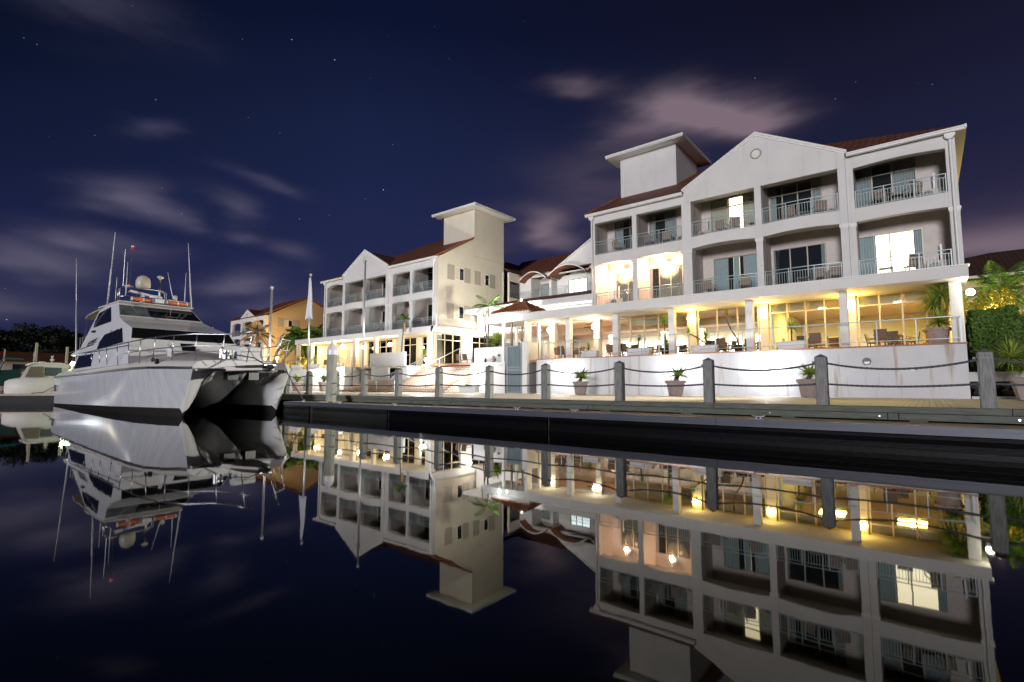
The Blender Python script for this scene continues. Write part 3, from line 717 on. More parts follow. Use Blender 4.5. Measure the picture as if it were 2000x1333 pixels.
def tower(b, x0, x1, y0, y1, z0, z1, zr, ov, wm):
    MB().box(x0, x1, y0, y1, z0, z1).build('tower', M[wm], b, bevel=.01)
    m = MB(); a0, a1, c0, c1 = x0 - ov, x1 + ov, y0 - ov, y1 + ov; zt = z1 + .07
    m.box(a0, a1, c0, c1, z1, zt - .01)
    m.build('tower_soffit', M['trim'], b, bevel=.01)
    m = MB(); m.box(a0 - .03, a1 + .03, c0 - .03, c1 + .03, zt, zt + .16); m.build('tower_fascia', M['trim'], b, bevel=.02)
    cx, cy = (x0 + x1) / 2, (y0 + y1) / 2; m = MB()
    m.add([(a0, c0, zt + .112), (a1, c0, zt + .112), (a1, c1, zt + .112), (a0, c1, zt + .112), (cx, cy, zt + zr)], [(0, 1, 4), (1, 2, 4), (2, 3, 4), (3, 0, 4)]); m.build('tower_roof', M['tile'], b)
def shutter_window(b, X, y0, y1, z0, z1, wy0, wy1, side=1, name='window'):
    """window in an end wall facing +X, with louvred shutters either side"""
    f = MB(); f.box(X, X + .05 * side, wy0, wy1, z1 - .18, z1 - .12); f.box(X, X + .05, wy0, wy1, z0 + .08, z0 + .14)
    for y in (wy0, (wy0 + wy1) / 2 - .03, wy1 - .06): f.box(X, X + .05, y, y + .06, z0 + .14, z1 - .18)
    w_ = f.build(name, M['trim'], b)
    MB().box(X + .005, X + .02, wy0 + .06, wy1 - .06, z0 + .14, z1 - .18).build('pane', M['glass_dark'], w_)
    MB().box(X + .021, X + .03, wy0 + .06, (wy0 + wy1) / 2 - .03, z0 + .14, z1 - .18).build('curtain', M['curtain_warm'], w_)
    for a, c in ((y0, wy0 - .03), (wy1 + .03, y1)):
        m = MB(); m.box(X, X + .04, a, c, z0, z1)
        n = int((c - a) / .30)
        for i in range(n + 1):
            y = a + .03 + i * (c - a - .06) / max(1, n); m.box(X + .04, X + .055, y - .02, y + .02, z0 + .02, z1 - .02)
        m.build('shutter', M['shutter'], w_)
# ================================================================== right wing
H = thing('hotel_wing', 'large white three-storey hotel wing with a gable, square roof tower and lit glass ground floor', 'building', (-8, 33, .8))
Y = 29.0
bays = [
 (-16.42, -13.80, 0, 0, 'at left end, right wing', dict(x=(-15.86, -14.0), mull=(.6,), curt=((0, .35), (.7, 1)), f=[('c', .5, .75, 160)]),
    dict(x=(-15.79, -14.1), mull=(.5,), curt=((0, 1),), cm='curtain_warm', f=[('a', .3, 1.0, 0)])),
 (-13.50, -10.67, 0, 0, 'second from left, right wing', dict(x=(-13.4, -11.65), mull=(.22, .62), curt=((.6, 1), (0, .2)), f=[('a', .86, 1.0, 0), ('c', .2, .8, 150), ('c', .55, .9, 200)]),
    dict(x=(-13.30, -11.3), mull=(.25, .62), curt=((.25, 1),), cm='curtain_warm', f=[])),
 (-10.07, -6.67, .20, 0, 'third from left, right wing', dict(x=(-9.52, -6.75), mull=(.37, .66), lit='room_lit', litx=((.37, .66),), curt=((0, .37), (.66, 1)), cm='curtain_warm', f=[('c', .42, .8, 170), ('c', .62, .8, 200), ('a', .08, 1.0, 0), ('t', .93, .8, 0)]),
    dict(x=(-9.45, -7.05), mull=(.33, .70), lit='room_soft', litx=((.45, .60),), curt=((0, .33), (.45, .6), (.70, 1)), f=[('c', .2, .7, 170), ('c', .75, .7, 200)])),
 (-6.34, -2.88, .21, 0, 'fourth from left, right wing', dict(x=(-6.3, -3.81), mull=(.25, .55, .82), curt=((0, .14), (.82, 1)), f=[('a', .90, 1.0, 0), ('c', .38, .8, 160), ('t', .55, .7, 0), ('c', .72, .8, 210)]),
    dict(x=(-6.25, -3.75), mull=(.33, .66), curt=((0, .06), (.9, 1)), f=[('t', .48, .7, 0), ('c', .68, .8, 180), ('c', .88, .8, 190)])),
 (-2.26, 1.15, 0, .09, 'at right end, right wing', dict(x=(-2.39, .12), mull=(.3, .62), curt=((0, .3), (.62, .98)), f=[('a', .84, 1.0, 0), ('c', .33, .7, 150), ('t', .48, .6, 0), ('c', .64, .7, 210)]),
    dict(x=(-2.34, .20), mull=(.5,), lit='room_lit', litx=((.28, .86),), curt=((0, .28), (.86, 1)), f=[('a', .86, 1.0, 0), ('t', .3, .7, 0), ('c', .6, .7, 200)])),
]
piers = [(-16.72, -16.42, 0), (-13.80, -13.50, 0), (-10.67, -10.45, 0), (-10.45, -10.07, 1), (-6.67, -6.34, 1), (-2.88, -2.55, 1), (-2.55, -2.26, 0), (1.15, 1.50, 0)]
hotel_upper(H, Y, 6.40, 9.80, bays, piers, (-10.45, -2.55, 14.81), -16.72, 1.45, 12.5)
# ground-floor slab / parapet
m = MB(); m.box(-25.6, 1.58, 28.40, 31.2, 5.90, 6.38); m.build('terrace_roof_slab', M['wall'], H, bevel=.015)
m = MB(); m.box(-25.64, 1.64, 28.36, 28.9, 6.381, 6.43); m.build('slab_coping', M['trim'], H)
# walls
MB().box(-16.72, -16.45, 30.85, 46, 6.40, 12.4).build('side_wall', M['wall'], H)
MB().box(1.10, 1.45, 30.82, 46, .8, 12.38).build('side_wall', M['wall'], H)
MB().box(-25, 1.05, 45.8, 46, .8, 12.38).build('rear_wall', M['wall'], H)
# roof: gable verge at the left, hip at the right
sl = .53; ye = 28.72; yr = 37.4; zr = 12.5 + (yr - ye) * sl; xl, xr = -16.95, 1.82; yb = 2 * yr - ye
m = MB()
zn = 12.5 + .75 * sl
m.add([(xl, ye, 12.5), (-10.47, ye, 12.5), (-10.47, ye + .75, zn), (-2.53, ye + .75, zn), (-2.53, ye, 12.5), (xr, ye, 12.5), (xr - (yr - ye), yr, zr), (xl, yr, zr)], [tuple(range(8))])
m.add([(xr, ye, 12.5), (xr, yb, 12.5), (xr - (yr - ye), yr, zr)], [(0, 1, 2)])
m.add([(xl, yb, 12.5), (xr, yb, 12.5), (xr - (yr - ye), yr, zr), (xl, yr, zr)], [(3, 2, 1, 0)])
m.build('roof', M['tile'], H, solid=.07)
m = MB(); m.add([(xl + .12, ye + .3, 12.44), (xl + .12, yr, zr - .16), (xl + .12, yb, 12.44)], [(0, 1, 2)]); m.build('verge_wall', M['wall'], H, solid=.12)
m = MB()
for i in range(26):
    t = i / 25; m.box(xl - .09, xl + .10, ye + (yr - ye) * t, ye + (yr - ye) * t + .30, 12.55 + (zr - 12.5) * t - .04, 12.55 + (zr - 12.5) * t + .09)
m.build('verge_tiles', M['tile'], H)
gable_roof(H, Y, -10.45, -2.55, 14.81, 12.5, sl)
gutter(H, -16.98, -10.50, 28.86, 12.50); gutter(H, -2.48, 1.84, 28.86, 12.50)
MB().box(1.452, 1.86, 28.72, 46, 12.34, 12.44).build('eaves_soffit', M['wall_warm'], H)
MB().box(1.82, 1.90, 28.70, 46, 12.40, 12.56).build('side_fascia', M['trim'], H)
downpipe(H, 1.33, 29.0, 6.45, 12.42); downpipe(H, -16.58, 29.0, 6.45, 12.42)
tower(H, -16.5, -12.4, 33.0, 37.1, 13.6, 17.66, .62, .78, 'wall')
# terrace
MB().box(-20.9, 1.36, 28.60, 28.95, .795, 3.10).build('terrace_wall', M['wall_base'], H, bevel=.008)
m = MB()
for i in range(74):
    a = -20.95 + i * .302; m.box(a, a + .296, 28.54, 29.0, 3.10, 3.16)
m.build('coping_tiles', M['coping'], H)
MB().box(-32, 1.36, 28.96, 45.7, 2.95, 3.12).build('terrace_floor', M['coping'], H)
MB().box(1.06, 1.36, 28.96, 30.8, .8, 2.94).build('terrace_side_wall', M['wall_base'], H)
m = MB(); XP = [-20.45, -19.0, -17.55, -16.1, -14.67, -13.22, -11.8, -10.36, -8.92, -7.5, -6.05, -4.6, -3.15, -1.7, -.27, 1.22]
for x in XP: m.box(x - .02, x + .02, 28.73, 28.77, 3.16, 4.26)
m.tube([(-20.45, 28.75, 4.28), (1.24, 28.75, 4.30)], .026, 6); m.tube([(-20.45, 28.75, 3.36), (1.24, 28.75, 3.36)], .018, 6)
m.tube([(-20.45, 28.75, 4.28), (-20.45, 30.5, 4.28)], .024, 6); m.tube([(1.22, 28.75, 4.30), (1.22, 30.5, 4.30)], .024, 6)
m.build('terrace_railing', M['rail'], H)
for a, c in [(-22.4, -22.05), (-18.9, -18.55), (-15.37, -15.0), (-11.72, -11.37), (-7.44, -7.07), (-3.15, -2.81), (.94, 1.34)]:
    MB().box(a, c, 29.2, 29.58, 3.12, 5.898).build('column', M['wall'], H, bevel=.01)
# inner columns and glazing line of the ground floor
ic = [-21.4, -17.55, -13.95 - .0, -10.9, -6.95, -2.95]
ICX = [-21.2, -17.5, -14.2 + 0, -10.9, -6.92, -2.85]
for x in (-21.2, -17.5, -10.9, -6.92, -2.85): MB().box(x - .22, x + .22, 30.95, 31.35, 3.12, 5.898).build('inner_column', M['wall_warm'], H, bevel=.01)
def glazing(par, x0, x1, Yg, z0, z1, n, transom=5.35, fm='alu_yellow', mullw=.035, name='glass_wall'):
    f = MB(); f.box(x0, x1, Yg - .05, Yg + .05, z1 - .06, z1); f.box(x0, x1, Yg - .05, Yg + .05, z0, z0 + .06)
    if transom: f.box(x0, x1, Yg - .035, Yg + .035, transom - .03, transom + .03)
    for i in range(n + 1):
        x = x0 + (x1 - x0) * i / n; x = min(max(x, x0 + mullw), x1 - mullw)
        f.box(x - mullw, x + mullw, Yg - .045, Yg + .045, z0 + .06, (transom - .03) if transom else z1 - .06)
        if transom: f.box(x - mullw, x + mullw, Yg - .045, Yg + .045, transom + .03, z1 - .06)
    o = f.build(name, M[fm], par)
    MB().box(x0 + .02, x1 - .02, Yg - .004, Yg + .004, z0 + .04, z1 - .04).build('pane', M['glass'], o)
    return o
glazing(H, -2.57, 1.06, 31.1, 3.13, 5.89, 4); glazing(H, -6.64, -3.13, 31.1, 3.13, 5.89, 4)
glazing(H, -10.62, -7.20, 31.1, 3.13, 5.89, 3, None); glazing(H, -16.0, -11.18, 31.1, 3.13, 5.89, 5, None)
# blinds in the transoms on the right, interior
m = MB()
for a, c in [(-2.5, -1.75), (-1.6, -.8), (-.62, .2), (-6.5, -5.8), (-5.6, -4.9), (-4.7, -4.0)]:
    for i in range(9): m.box(a, c, 31.16, 31.18, 5.42 + i * .05, 5.455 + i * .05)
m.build('slat_blind', M['alu_yellow'], H)
MB().box(-25, 1.05, 31.36, 45.7, 5.80, 5.895).build('interior_ceiling', M['trim'], H)
MB().box(-25.0, 1.09, 40.0, 40.2, 3.12, 5.80).build('interior_back_wall', M['trim'], H)
MB().box(-6.75, -6.55, 31.5, 40, 3.12, 5.80).build('interior_partition', M['wall'], H)
m = MB(); m.box(-25, -7, 34.4, 34.9, 5.35, 5.80); m.box(-16, -12.0, 32.6, 32.9, 5.42, 5.8); m.build('ceiling_beam', M['wall_warm'], H)
m = MB()
for x in (-19.5, -15.2, -12.5, -9.3): m.box(x, x + .45, 36.5, 36.9, 3.12, 5.35)
m.build('interior_column', M['trim'], H)
m = MB()
for i in range(9): m.box(-20 + i * 1.45, -19.2 + i * 1.45, 39.9, 39.98, 3.5, 5.0)
m.build('bright_rear_window', M['room_white'], H)
m = MB()
for x, y in [(-19, 32.5), (-17, 32.8), (-20, 34)]: m.box(x - .25, x + .25, y - .10, y + .10, 5.77, 5.80)
m.build('ceiling_grille', M['black'], H)
# ceiling downlights that light the dining room
for i, (x, y, wt, c) in enumerate([(-20, 36.0, 220, (1, .90, .66)), (-16, 36, 240, (1, .88, .60)), (-12.4, 36, 230, (1, .80, .40)), (-9, 35.0, 170, (1, .74, .24)), (-4.5, 34.0, 190, (1, .70, .15)), (-1, 34.0, 190, (1, .70, .15))]):
    l = thing('ceiling_light', 'round ceiling light inside the ground floor dining room, number %s from the gatehouse side' % ['one', 'two', 'three', 'four', 'five', 'six'][i], 'ceiling light', (x, y, 5.74), 'dining room ceiling lights')
    MB().lathe([(.16, 5.74), (.20, 5.795)], x, y, 14).build('diffuser', M['globe_w'], l)
    alight('downlight', (x, y, 5.70), 1.2, 1.2, wt, c, (0, 0, -1), l)
# lit ground-floor room bleeding pale light: bright ceiling above bays on lower upper floor
bl = thing('balcony_light', 'bright ceiling lamp flooding the two lower balconies at the left end', 'lamp', (-13.65, 30.0, 8.9))
MB().lathe([(.10, 8.86), (.13, 8.93), (.05, 8.97)], -15.1, 30.3, 14).build('lamp_shade', M['globe_w'], bl); MB().lathe([(.10, 8.86), (.13, 8.93), (.05, 8.97)], -12.2, 30.3, 14).build('lamp_shade', M['globe_w'], bl)
plight('bulb', (-15.1, 30.0, 8.75), 105, (1, .62, .38), .1, bl); plight('bulb', (-12.2, 30.0, 8.75), 105, (1, .62, .38), .1, bl)
# wall lamps
def wall_lamp(x, y, z, w_, col, label, g='globe_y', r=.19, name='wall_lamp', grp=None, fx=0, fy=-1):
    l = thing(name, label, 'lamp', (x, y, z), grp)
    MB().ball((x, y, z), r * 1.15, 14, 10).build('globe', M[g], l, smooth=True)
    MB().tube([(x, y, z - r - .03), (x, y, z - r + .03)], r * .6, 12).build('bracket', M['grey_paint'], l)
    plight('bulb', (x + fx * (r + .16), y + fy * (r + .16), z), w_, col, .12, l)
    return l
G1 = 'globe lamps on the ground floor columns'
ycol = (1, .60, .07)
wall_lamp(-2.85, 30.72, 5.38, 26, ycol, 'yellow globe lamp on the column of the rightmost glazed bay', grp=G1)
wall_lamp(-6.92, 30.72, 5.38, 26, ycol, 'yellow globe lamp on the second column from the right', grp=G1)
wall_lamp(-10.9, 30.72, 5.38, 26, (1, .62, .10), 'yellow globe lamp on the third column from the right, above a boxed yucca', grp=G1)
wall_lamp(-17.5, 30.72, 5.38, 30, (1, .84, .44), 'pale globe lamp on the column near the left end of the terrace', 'globe_w', grp=G1)
wall_lamp(-21.2, 30.72, 5.38, 30, (1, .84, .44), 'pale globe lamp on the column beside the gatehouse', 'globe_w', grp=G1)
rc = wall_lamp(1.62, 29.0, 5.30, 26, (1, .93, .72), 'glaring white lamp on the right corner of the building', 'globe_w', .13, fx=1, fy=0)
FL = .75
slight('added_beam', (1.95, 28.45, 5.3), 28000, (1, .97, .86), (-25, 11.5, 1.2), 44, .9, .12, rc)  # beam added at this lamp to brighten the catamaran's bows
def flood(x, y, z, w_, label, col=(.93, .97, 1.0), grp='bulkhead lamps on the lower walls'):
    l = thing('bulkhead_lamp', label, 'lamp', (x, y, z), grp)
    MB().prism([(x + .16 * math.cos(a * math.pi / 10), z + .16 * math.sin(a * math.pi / 10)) for a in range(20)], 'y', y - .02, y - .10).build('lens', M['globe_c'], l)
    m = MB(); m.tube([(x + .18 * math.cos(a * math.pi / 10), y - .06, z + .18 * math.sin(a * math.pi / 10)) for a in range(21)], .025, 6); m.build('rim', M['grey_paint'], l)
    plight('bulb', (x, y - .75, z), w_ * FL, col, .10, l)
flood(-18.42, 28.6, 2.33, 60, 'glaring round wall lamp beside the agave pot near the gatehouse')
flood(-10.95, 28.6, 2.36, 60, 'glaring round wall lamp right of the middle agave pot')
flood(-6.15, 28.6, 2.38, 75, 'glaring round wall lamp left of the second large rope post')
l = thing('bulkhead_lamp', 'unlit round black bulkhead light on the white wall at right', 'lamp', (-2.12, 28.6, 2.45), 'bulkhead lamps on the lower walls')
MB().prism([(-2.12 + .17 * math.cos(a * math.pi / 12), 2.45 + .17 * math.sin(a * math.pi / 12)) for a in range(24)], 'y', 28.595, 28.53).build('rim', M['black'], l, bevel=.01)
MB().prism([(-2.12 + .12 * math.cos(math.pi + a * math.pi / 8), 2.44 + .12 * math.sin(math.pi + a * math.pi / 8)) for a in range(9)], 'y', 28.53, 28.52).build('lens', M['white_plastic'], l)
o = thing('wall_socket', 'small white power outlet box on the white wall at right', 'socket', (-.45, 28.6, 2.05)); MB().box(-.56, -.42, 28.55, 28.598, 2.0, 2.14).build('box', M['white_plastic'], o, bevel=.01); MB().box(-.38, -.31, 28.56, 28.598, 2.03, 2.11).build('plug', M['black'], o)
# ================================================================== middle wing
B = thing('hotel_wing', 'cream and white three-storey hotel wing with a gable and square tower, left of the gatehouse', 'building', (-41, 34, .8))
Y = 30.0
bays = [
 (-49.65, -46.75, 0, .25, 'at left end, middle wing', dict(x=(-48.8, -47.2), zt=12.1, curt=((0, .4),), f=[('t', .5, .7, 0), ('a', .85, .9, 0)]), dict(x=(-48.9, -47.0), f=[('c', .5, .8, 180)])),
 (-46.10, -42.95, .22, 0, 'second from left, middle wing', dict(x=(-45.8, -44.2), zt=12.2, lit='room_soft', litx=((.8, .95),), curt=((0, .6),), cm='curtain_warm', f=[('c', .3, .8, 180)]), dict(x=(-45.3, -43.6), curt=((0, .6),), f=[('c', .6, .8, 180), ('a', .35, .9, 0)])),
 (-42.58, -39.42, .22, 0, 'third from left, middle wing', dict(x=(-43.0 + .6, -40.3), zt=12.25, curt=((0, .4), (.8, 1)), f=[('t', .5, .8, 0)]), dict(x=(-42.4, -40.4), lit='room_white', litx=((.3, 1),), curt=((0, .3),), f=[('c', .3, .6, 170), ('a', .12, .9, 0), ('c', .6, .7, 200)])),
 (-38.55, -36.10, 0, .04, 'second from right, middle wing', dict(x=(-38.4, -37.0), zt=12.3, curt=((0, .5),), f=[('c', .5, .8, 180)]), dict(x=(-38.3, -37.0), curt=(), f=[('c', .5, .8, 180)])),
 (-35.75, -33.05, 0, .04, 'at right end, middle wing', dict(x=(-35.7, -33.6), zt=12.3, curt=((0, .3), (.7, 1)), f=[('c', .3, .7, 180), ('t', .6, .8, 0)]), dict(x=(-35.6, -33.8), curt=((.8, 1),), f=[('c', .4, .8, 180)])),
]
piers = [(-50.2, -49.65, 0), (-46.75, -46.47, 0), (-46.47, -46.10, 1), (-42.95, -42.58, 1), (-39.42, -39.05, 1), (-39.05, -38.55, 0), (-36.10, -35.75, 0), (-33.05, -32.62, 0)]
hotel_upper(B, Y, 6.42, 9.62, bays, piers, (-46.47, -39.05, 14.72), -50.2, -32.62, 12.5, wm='wall', depth=1.9, zlow=8.92, open_top=11.85)
m = MB(); m.prism([(30.0, 5.9), (38.74, 5.9), (38.74, 13.39), (34.43, 13.39), (34.42, 15.02), (30.0, 12.5)], 'x', -32.62, -32.29); m.build('end_wall', M['wall_warm'], B)
tower(B, -36.4, -32.28, 34.43, 38.74, 13.4, 17.90, .66, .84, 'wall_warm')
MB().box(-50.2, -50.0, 32, 46, 6.4, 12.4).build('side_wall', M['wall'], B)
MB().box(-50.0, -32.4, 45.6, 46, .8, 12.4).build('rear_wall', M['wall'], B)
shutter_window(B, -32.295, 31.03, 33.92, 10.68, 12.03, 31.9, 33.1); shutter_window(B, -32.295, 34.47, 37.43, 10.72, 12.03, 35.35, 36.55)
shutter_window(B, -32.295, 30.98, 33.93, 7.20, 8.56, 31.85, 33.1); shutter_window(B, -32.295, 34.45, 37.37, 7.22, 8.54, 35.3, 36.5)
sl = .55; ye = 29.72; yr = 38.4; zr = 12.5 + (yr - ye) * sl; xl, xr = -50.5, -32.34; yb = 2 * yr - ye
m = MB()
zn = 12.5 + .75 * sl
m.add([(xl, ye, 12.5), (-46.49, ye, 12.5), (-46.49, ye + .75, zn), (-39.03, ye + .75, zn), (-39.03, ye, 12.5), (xr, ye, 12.5), (xr, yr, zr), (xl + 8.7, yr, zr)], [tuple(range(8))])
m.add([(xl, ye, 12.5), (xl, yb, 12.5), (xl + 8.7, yr, zr)], [(2, 1, 0)])
m.add([(xl, yb, 12.5), (-36.4, yb, 12.5), (-36.4, yr, zr), (xl + 8.7, yr, zr)], [(3, 2, 1, 0)])
m.build('roof', M['tile'], B, solid=.07)
m = MB(); n = 16
for i in range(n):
    y0 = ye - .05 + (34.42 - ye) * i / n; y1 = y0 + (34.42 - ye) / n + .02; z0 = 12.5 + (y0 - ye) * sl
    m.prism([(y0, z0 - .02), (y1, z0 + .13), (y1, z0 + .28), (y0, z0 + .13)], 'x', -32.42, -32.20)
m.build('verge_tiles', M['tile_orange'], B)
gable_roof(B, Y, -46.47, -39.05, 14.72, 12.5, sl)
gutter(B, -50.6, -46.5, 29.88, 12.5); gutter(B, -39.0, -32.2, 29.88, 12.5)
downpipe(B, -32.85, 30.0, 6.5, 12.42); downpipe(B, -49.95, 30.0, 6.5, 12.42)
m = MB(); m.box(-32.30, -32.24, 38.60, 38.72, 6.0, 12.6); m.build('downpipe', M['trim'], B)
# ground floor
m = MB(); m.box(-55.0, -32.25, 29.45, 33.4, 5.92, 6.42); m.box(-32.62, -32.22, 29.45, 38.8, 5.88, 6.46); m.build('terrace_roof_slab', M['wall'], B, bevel=.015)
m = MB(); m.tube([(-31.95, 29.5, 7.4), (-31.95, 29.5, 6.45), (-32.3, 29.42, 6.1), (-32.45, 29.40, 3.1)], .05, 8); m.build('vent_pipe', M['white_plastic'], B)
for a, c in [(-54.9, -54.55), (-52.0, -51.73), (-47.95, -47.62), (-44.1, -43.59), (-40.72, -40.38), (-37.17, -36.62), (-33.25, -32.5)]:
    MB().box(a, c, 29.6, 29.95, 3.06, 5.918).build('column', M['wall_warm'], B)
for a, c, n, tr in [(-40.2, -37.3, 3, 5.2), (-44.9, -40.9, 4, 5.2), (-36.5, -33.3, 4, 5.2)]: glazing(B, a, c, 32.0, 3.06, 5.9, n, tr)
# end-wall glazing (facing +X) with curtains
def glazing_x(par, y0, y1, X, z0, z1, n, transom=5.3):
    f = MB(); f.box(X - .05, X + .05, y0, y1, z1 - .06, z1); f.box(X - .05, X + .05, y0, y1, z0, z0 + .06); f.box(X - .035, X + .035, y0, y1, transom - .03, transom + .03)
    for i in range(n + 1):
        y = min(max(y0 + (y1 - y0) * i / n, y0 + .03), y1 - .03); f.box(X - .045, X + .045, y - .03, y + .03, z0 + .06, transom - .03); f.box(X - .045, X + .045, y - .03, y + .03, transom + .03, z1 - .06)
    o = f.build('glass_wall', M['alu_yellow'], par); MB().box(X - .004, X + .004, y0 + .02, y1 - .02, z0 + .04, z1 - .04).build('pane', M['glass'], o)
    r0 = []; r1 = []; n_ = 60
    for i in range(n_ + 1):
        y = y0 + .1 + (y1 - y0) * .55 * i / n_; x = X - .25 + (.04 if i % 2 else -.04); r0.append((x, y, z0 + .1)); r1.append((x, y, z1 - .1))
    MB().grid([r0, r1]).build('curtain', M['curtain'], o)
glazing_x(B, 29.95, 32.9, -32.45, 3.06, 5.86, 3); glazing_x(B, 34.3, 37.6, -32.45, 3.06, 5.86, 3)
MB().box(-32.62, -32.3, 32.92, 34.28, 3.06, 5.86).build('ground_floor_wall', M['wall'], B); MB().box(-32.62, -32.3, 37.62, 38.8, 3.06, 5.86).build('ground_floor_wall', M['wall'], B)
MB().box(-54.5, -32.7, 40.0, 40.2, 3.06, 5.9).build('interior_back_wall', M['wall_warm'], B)
MB().box(-54.5, -32.7, 32.1, 40, 5.82, 5.915).build('interior_ceiling', M['trim'], B)
m = MB()
for x in (-43, -41.2, -38.6, -35.6): m.box(x, x + .9, 38.9, 39.0, 3.3, 5.2)
m.build('interior_door', M['wicker'], B)
for i, (x, y, wt) in enumerate([(-50, 36, 130), (-45, 35.5, 150), (-41, 35.5, 150), (-36, 35.5, 190)]):
    l = thing('ceiling_light', 'round ceiling light in the ground floor of the middle wing, %s from its left end' % ['first', 'second', 'third', 'fourth'][i], 'ceiling light', (x, y, 5.76))
    MB().lathe([(.16, 5.76), (.20, 5.818)], x, y, 14).build('diffuser', M['globe_w'], l); alight('downlight', (x, y, 5.72), 1.2, 1.2, wt, (1, .88, .60), (0, 0, -1), l)
GM = 'lamps on the middle wing columns'
for x, z, lb in [(-50.6, 5.13, 'leftmost globe lamp under the middle wing slab'), (-46.6, 5.35, 'globe lamp second from the left under the middle wing slab'), (-43.0, 5.10, 'globe lamp behind the thin flagpole'), (-38.9, 5.15, 'globe lamp by the leaning palm on the middle wing terrace'), (-33.6, 5.14, 'globe lamp near the corner column of the middle wing')]:
    wall_lamp(x, 30.1 if x < -34 else 31.8, z, 55, (1, .82, .42), lb, 'globe_w', .17, grp=GM)
wall_lamp(-32.12, 33.6, 5.45, 120, (1, .96, .84), 'glaring white lamp on the end wall of the middle wing', 'globe_w', .13, fx=1, fy=0)
MB().box(-54.5, -44.95, 31.9, 32.1, 3.06, 5.9).build('ground_floor_wall', M['wall_warm'], B)
for x in (-53.2, -49.6, -47.0): MB().box(x, x + 1.1, 31.82, 31.898, 3.07, 5.2).build('terrace_door', M['alu_yellow'], B)
MB().box(-37.28, -36.52, 31.9, 32.1, 3.06, 5.9).build('ground_floor_wall', M['wall_warm'], B); MB().box(-40.88, -40.22, 31.9, 32.1, 3.06, 5.9).build('ground_floor_wall', M['wall_warm'], B)
# terrace of the middle wing
MB().box(-66, -41.5, 28.0, 28.3, .795, 3.02).build('terrace_wall', M['wall'], B)
MB().box(-41.75, -41.5, 28.31, 29.94, .796, 2.89).build('terrace_side_wall', M['wall'], B)
MB().box(-66, -39.0, 28.3, 45.6, 2.9, 3.05).build('terrace_floor', M['coping'], B)
MB().box(-39.0, -23.6, 30.05, 45.6, 2.9, 3.05).build('terrace_floor', M['coping'], B)
m = MB()
for i in range(19): x = -65.5 + i * 1.38; m.box(x - .02, x + .02, 28.12, 28.16, 3.05, 4.0)
m.tube([(-65.5, 28.14, 4.0), (-40.6, 28.14, 4.0)], .024, 6); m.tube([(-65.5, 28.14, 3.2), (-40.6, 28.14, 3.2)], .018, 6); m.build('terrace_railing', M['rail'], B)
flood(-47.5, 28.0, 2.50, 70, 'glaring wall lamp behind the round mooring pile, left', (1, .97, .90), 'bulkhead lamps on the middle wing wall')
flood(-42.3, 27.2, 2.55, 130, 'glaring wall lamp left of the stair wall', (1, .97, .90), 'bulkhead lamps on the middle wing wall')
# ================================================================== stairs
S = thing('brick_stairs', 'wide brick steps with teal handrails climbing from the boardwalk to the terrace', 'stairs', (-34, 28, .8))
m = MB(); n = 13; rz = (3.05 - .8) / n
for i in range(n): m.box(-34.0, -27.62, 26.4 + i * .29, 30.06 if i < n - 1 else 30.048, .796 + i * rz if i else .796, .8 + (i + 1) * rz - .001)
m.build('right_flight', M['step'], S)
m = MB(); n2 = 6
for i in range(n2): m.box(-41.4 + i * .42, -34.004, 26.4 + i * .29, 29.9, .796 + i * rz, .8 + (i + 1) * rz - .001)
m.build('lower_flight', M['step'], S)
zl_ = .8 + 6 * rz
m = MB()
for i in range(7): m.box(-36.4 + i * .34, -34.005, 28.15, 29.98, zl_ + i * rz, zl_ + (i + 1) * rz)
m.build('white_side_flight', M['trim'], S)
MB().box(-38.94, -36.5, 28.12, 28.3, zl_, 2.89).build('landing_wall', M['wall'], S); MB().box(-41.74, -38.95, 29.95, 30.2, .796, 3.04).build('back_wall', M['wall'], S)
MB().box(-38.9, -34.05, 27.9, 28.1, 3.0, 4.20).build('parapet', M['wall'], S)
MB().box(-38.9, -36.5, 28.1, 30.0, 2.9, 3.0).build('parapet', M['wall'], S)
m = MB(); m.box(-43.2, -41.75, 27.2, 28.0, .796, 3.06); m.build('white_stair_wall', M['wall'], S, bevel=.01)
def hrail(par, pts, posts, mt='rail', r=.028, base=.8):
    m = MB(); m.tube(pts, r, 7)
    for (x, y, z, zb) in posts: m.tube([(x, y, z), (x, y, zb)], r * .85, 6)
    return m.build('handrail', M[mt], par, smooth=True)
hrail(S, [(-39.9, 26.2, 1.75), (-39.4, 26.3, 1.80), (-35.2, 28.9, 4.0), (-34.7, 29.1, 4.0)], [(-39.6, 26.25, 1.78, .8), (-37.6, 27.45, 2.75, 1.7), (-35.2, 28.9, 4.0, 2.6)])
hrail(S, [(-41.6, 26.2, 1.75), (-38.4, 28.1, 3.5)], [(-41.5, 26.25, 1.8, .8)])
hrail(S, [(-35.9, 26.2, 1.78), (-35.5, 26.25, 1.80), (-32.6, 29.8, 4.05), (-32.2, 29.8, 4.05)], [(-35.6, 26.25, 1.8, .8), (-34.4, 27.6, 2.7, 1.9), (-32.7, 29.7, 4.0, 3.0)])
hrail(S, [(-33.2, 26.15, 1.78), (-31.3, 28.2, 3.25), (-31.2, 28.4, 3.25), (-29.7, 30.2, 4.45)], [(-33.2, 26.2, 1.78, .8), (-31.4, 28.1, 3.2, 2.1), (-30.9, 28.9, 3.55, 2.5), (-29.8, 30.1, 4.4, 3.05)], 'trim', .03)
hrail(S, [(-34.8, 29.5, 3.1), (-33.9, 30.3, 4.2), (-33.0, 30.5, 4.35)], [(-33.0, 30.5, 4.35, 3.05)], 'trim')
sl_ = thing('stair_lamp', 'glaring white lamp on a thin post on the stairs', 'lamp', (-30.15, 26.8, 1.1))
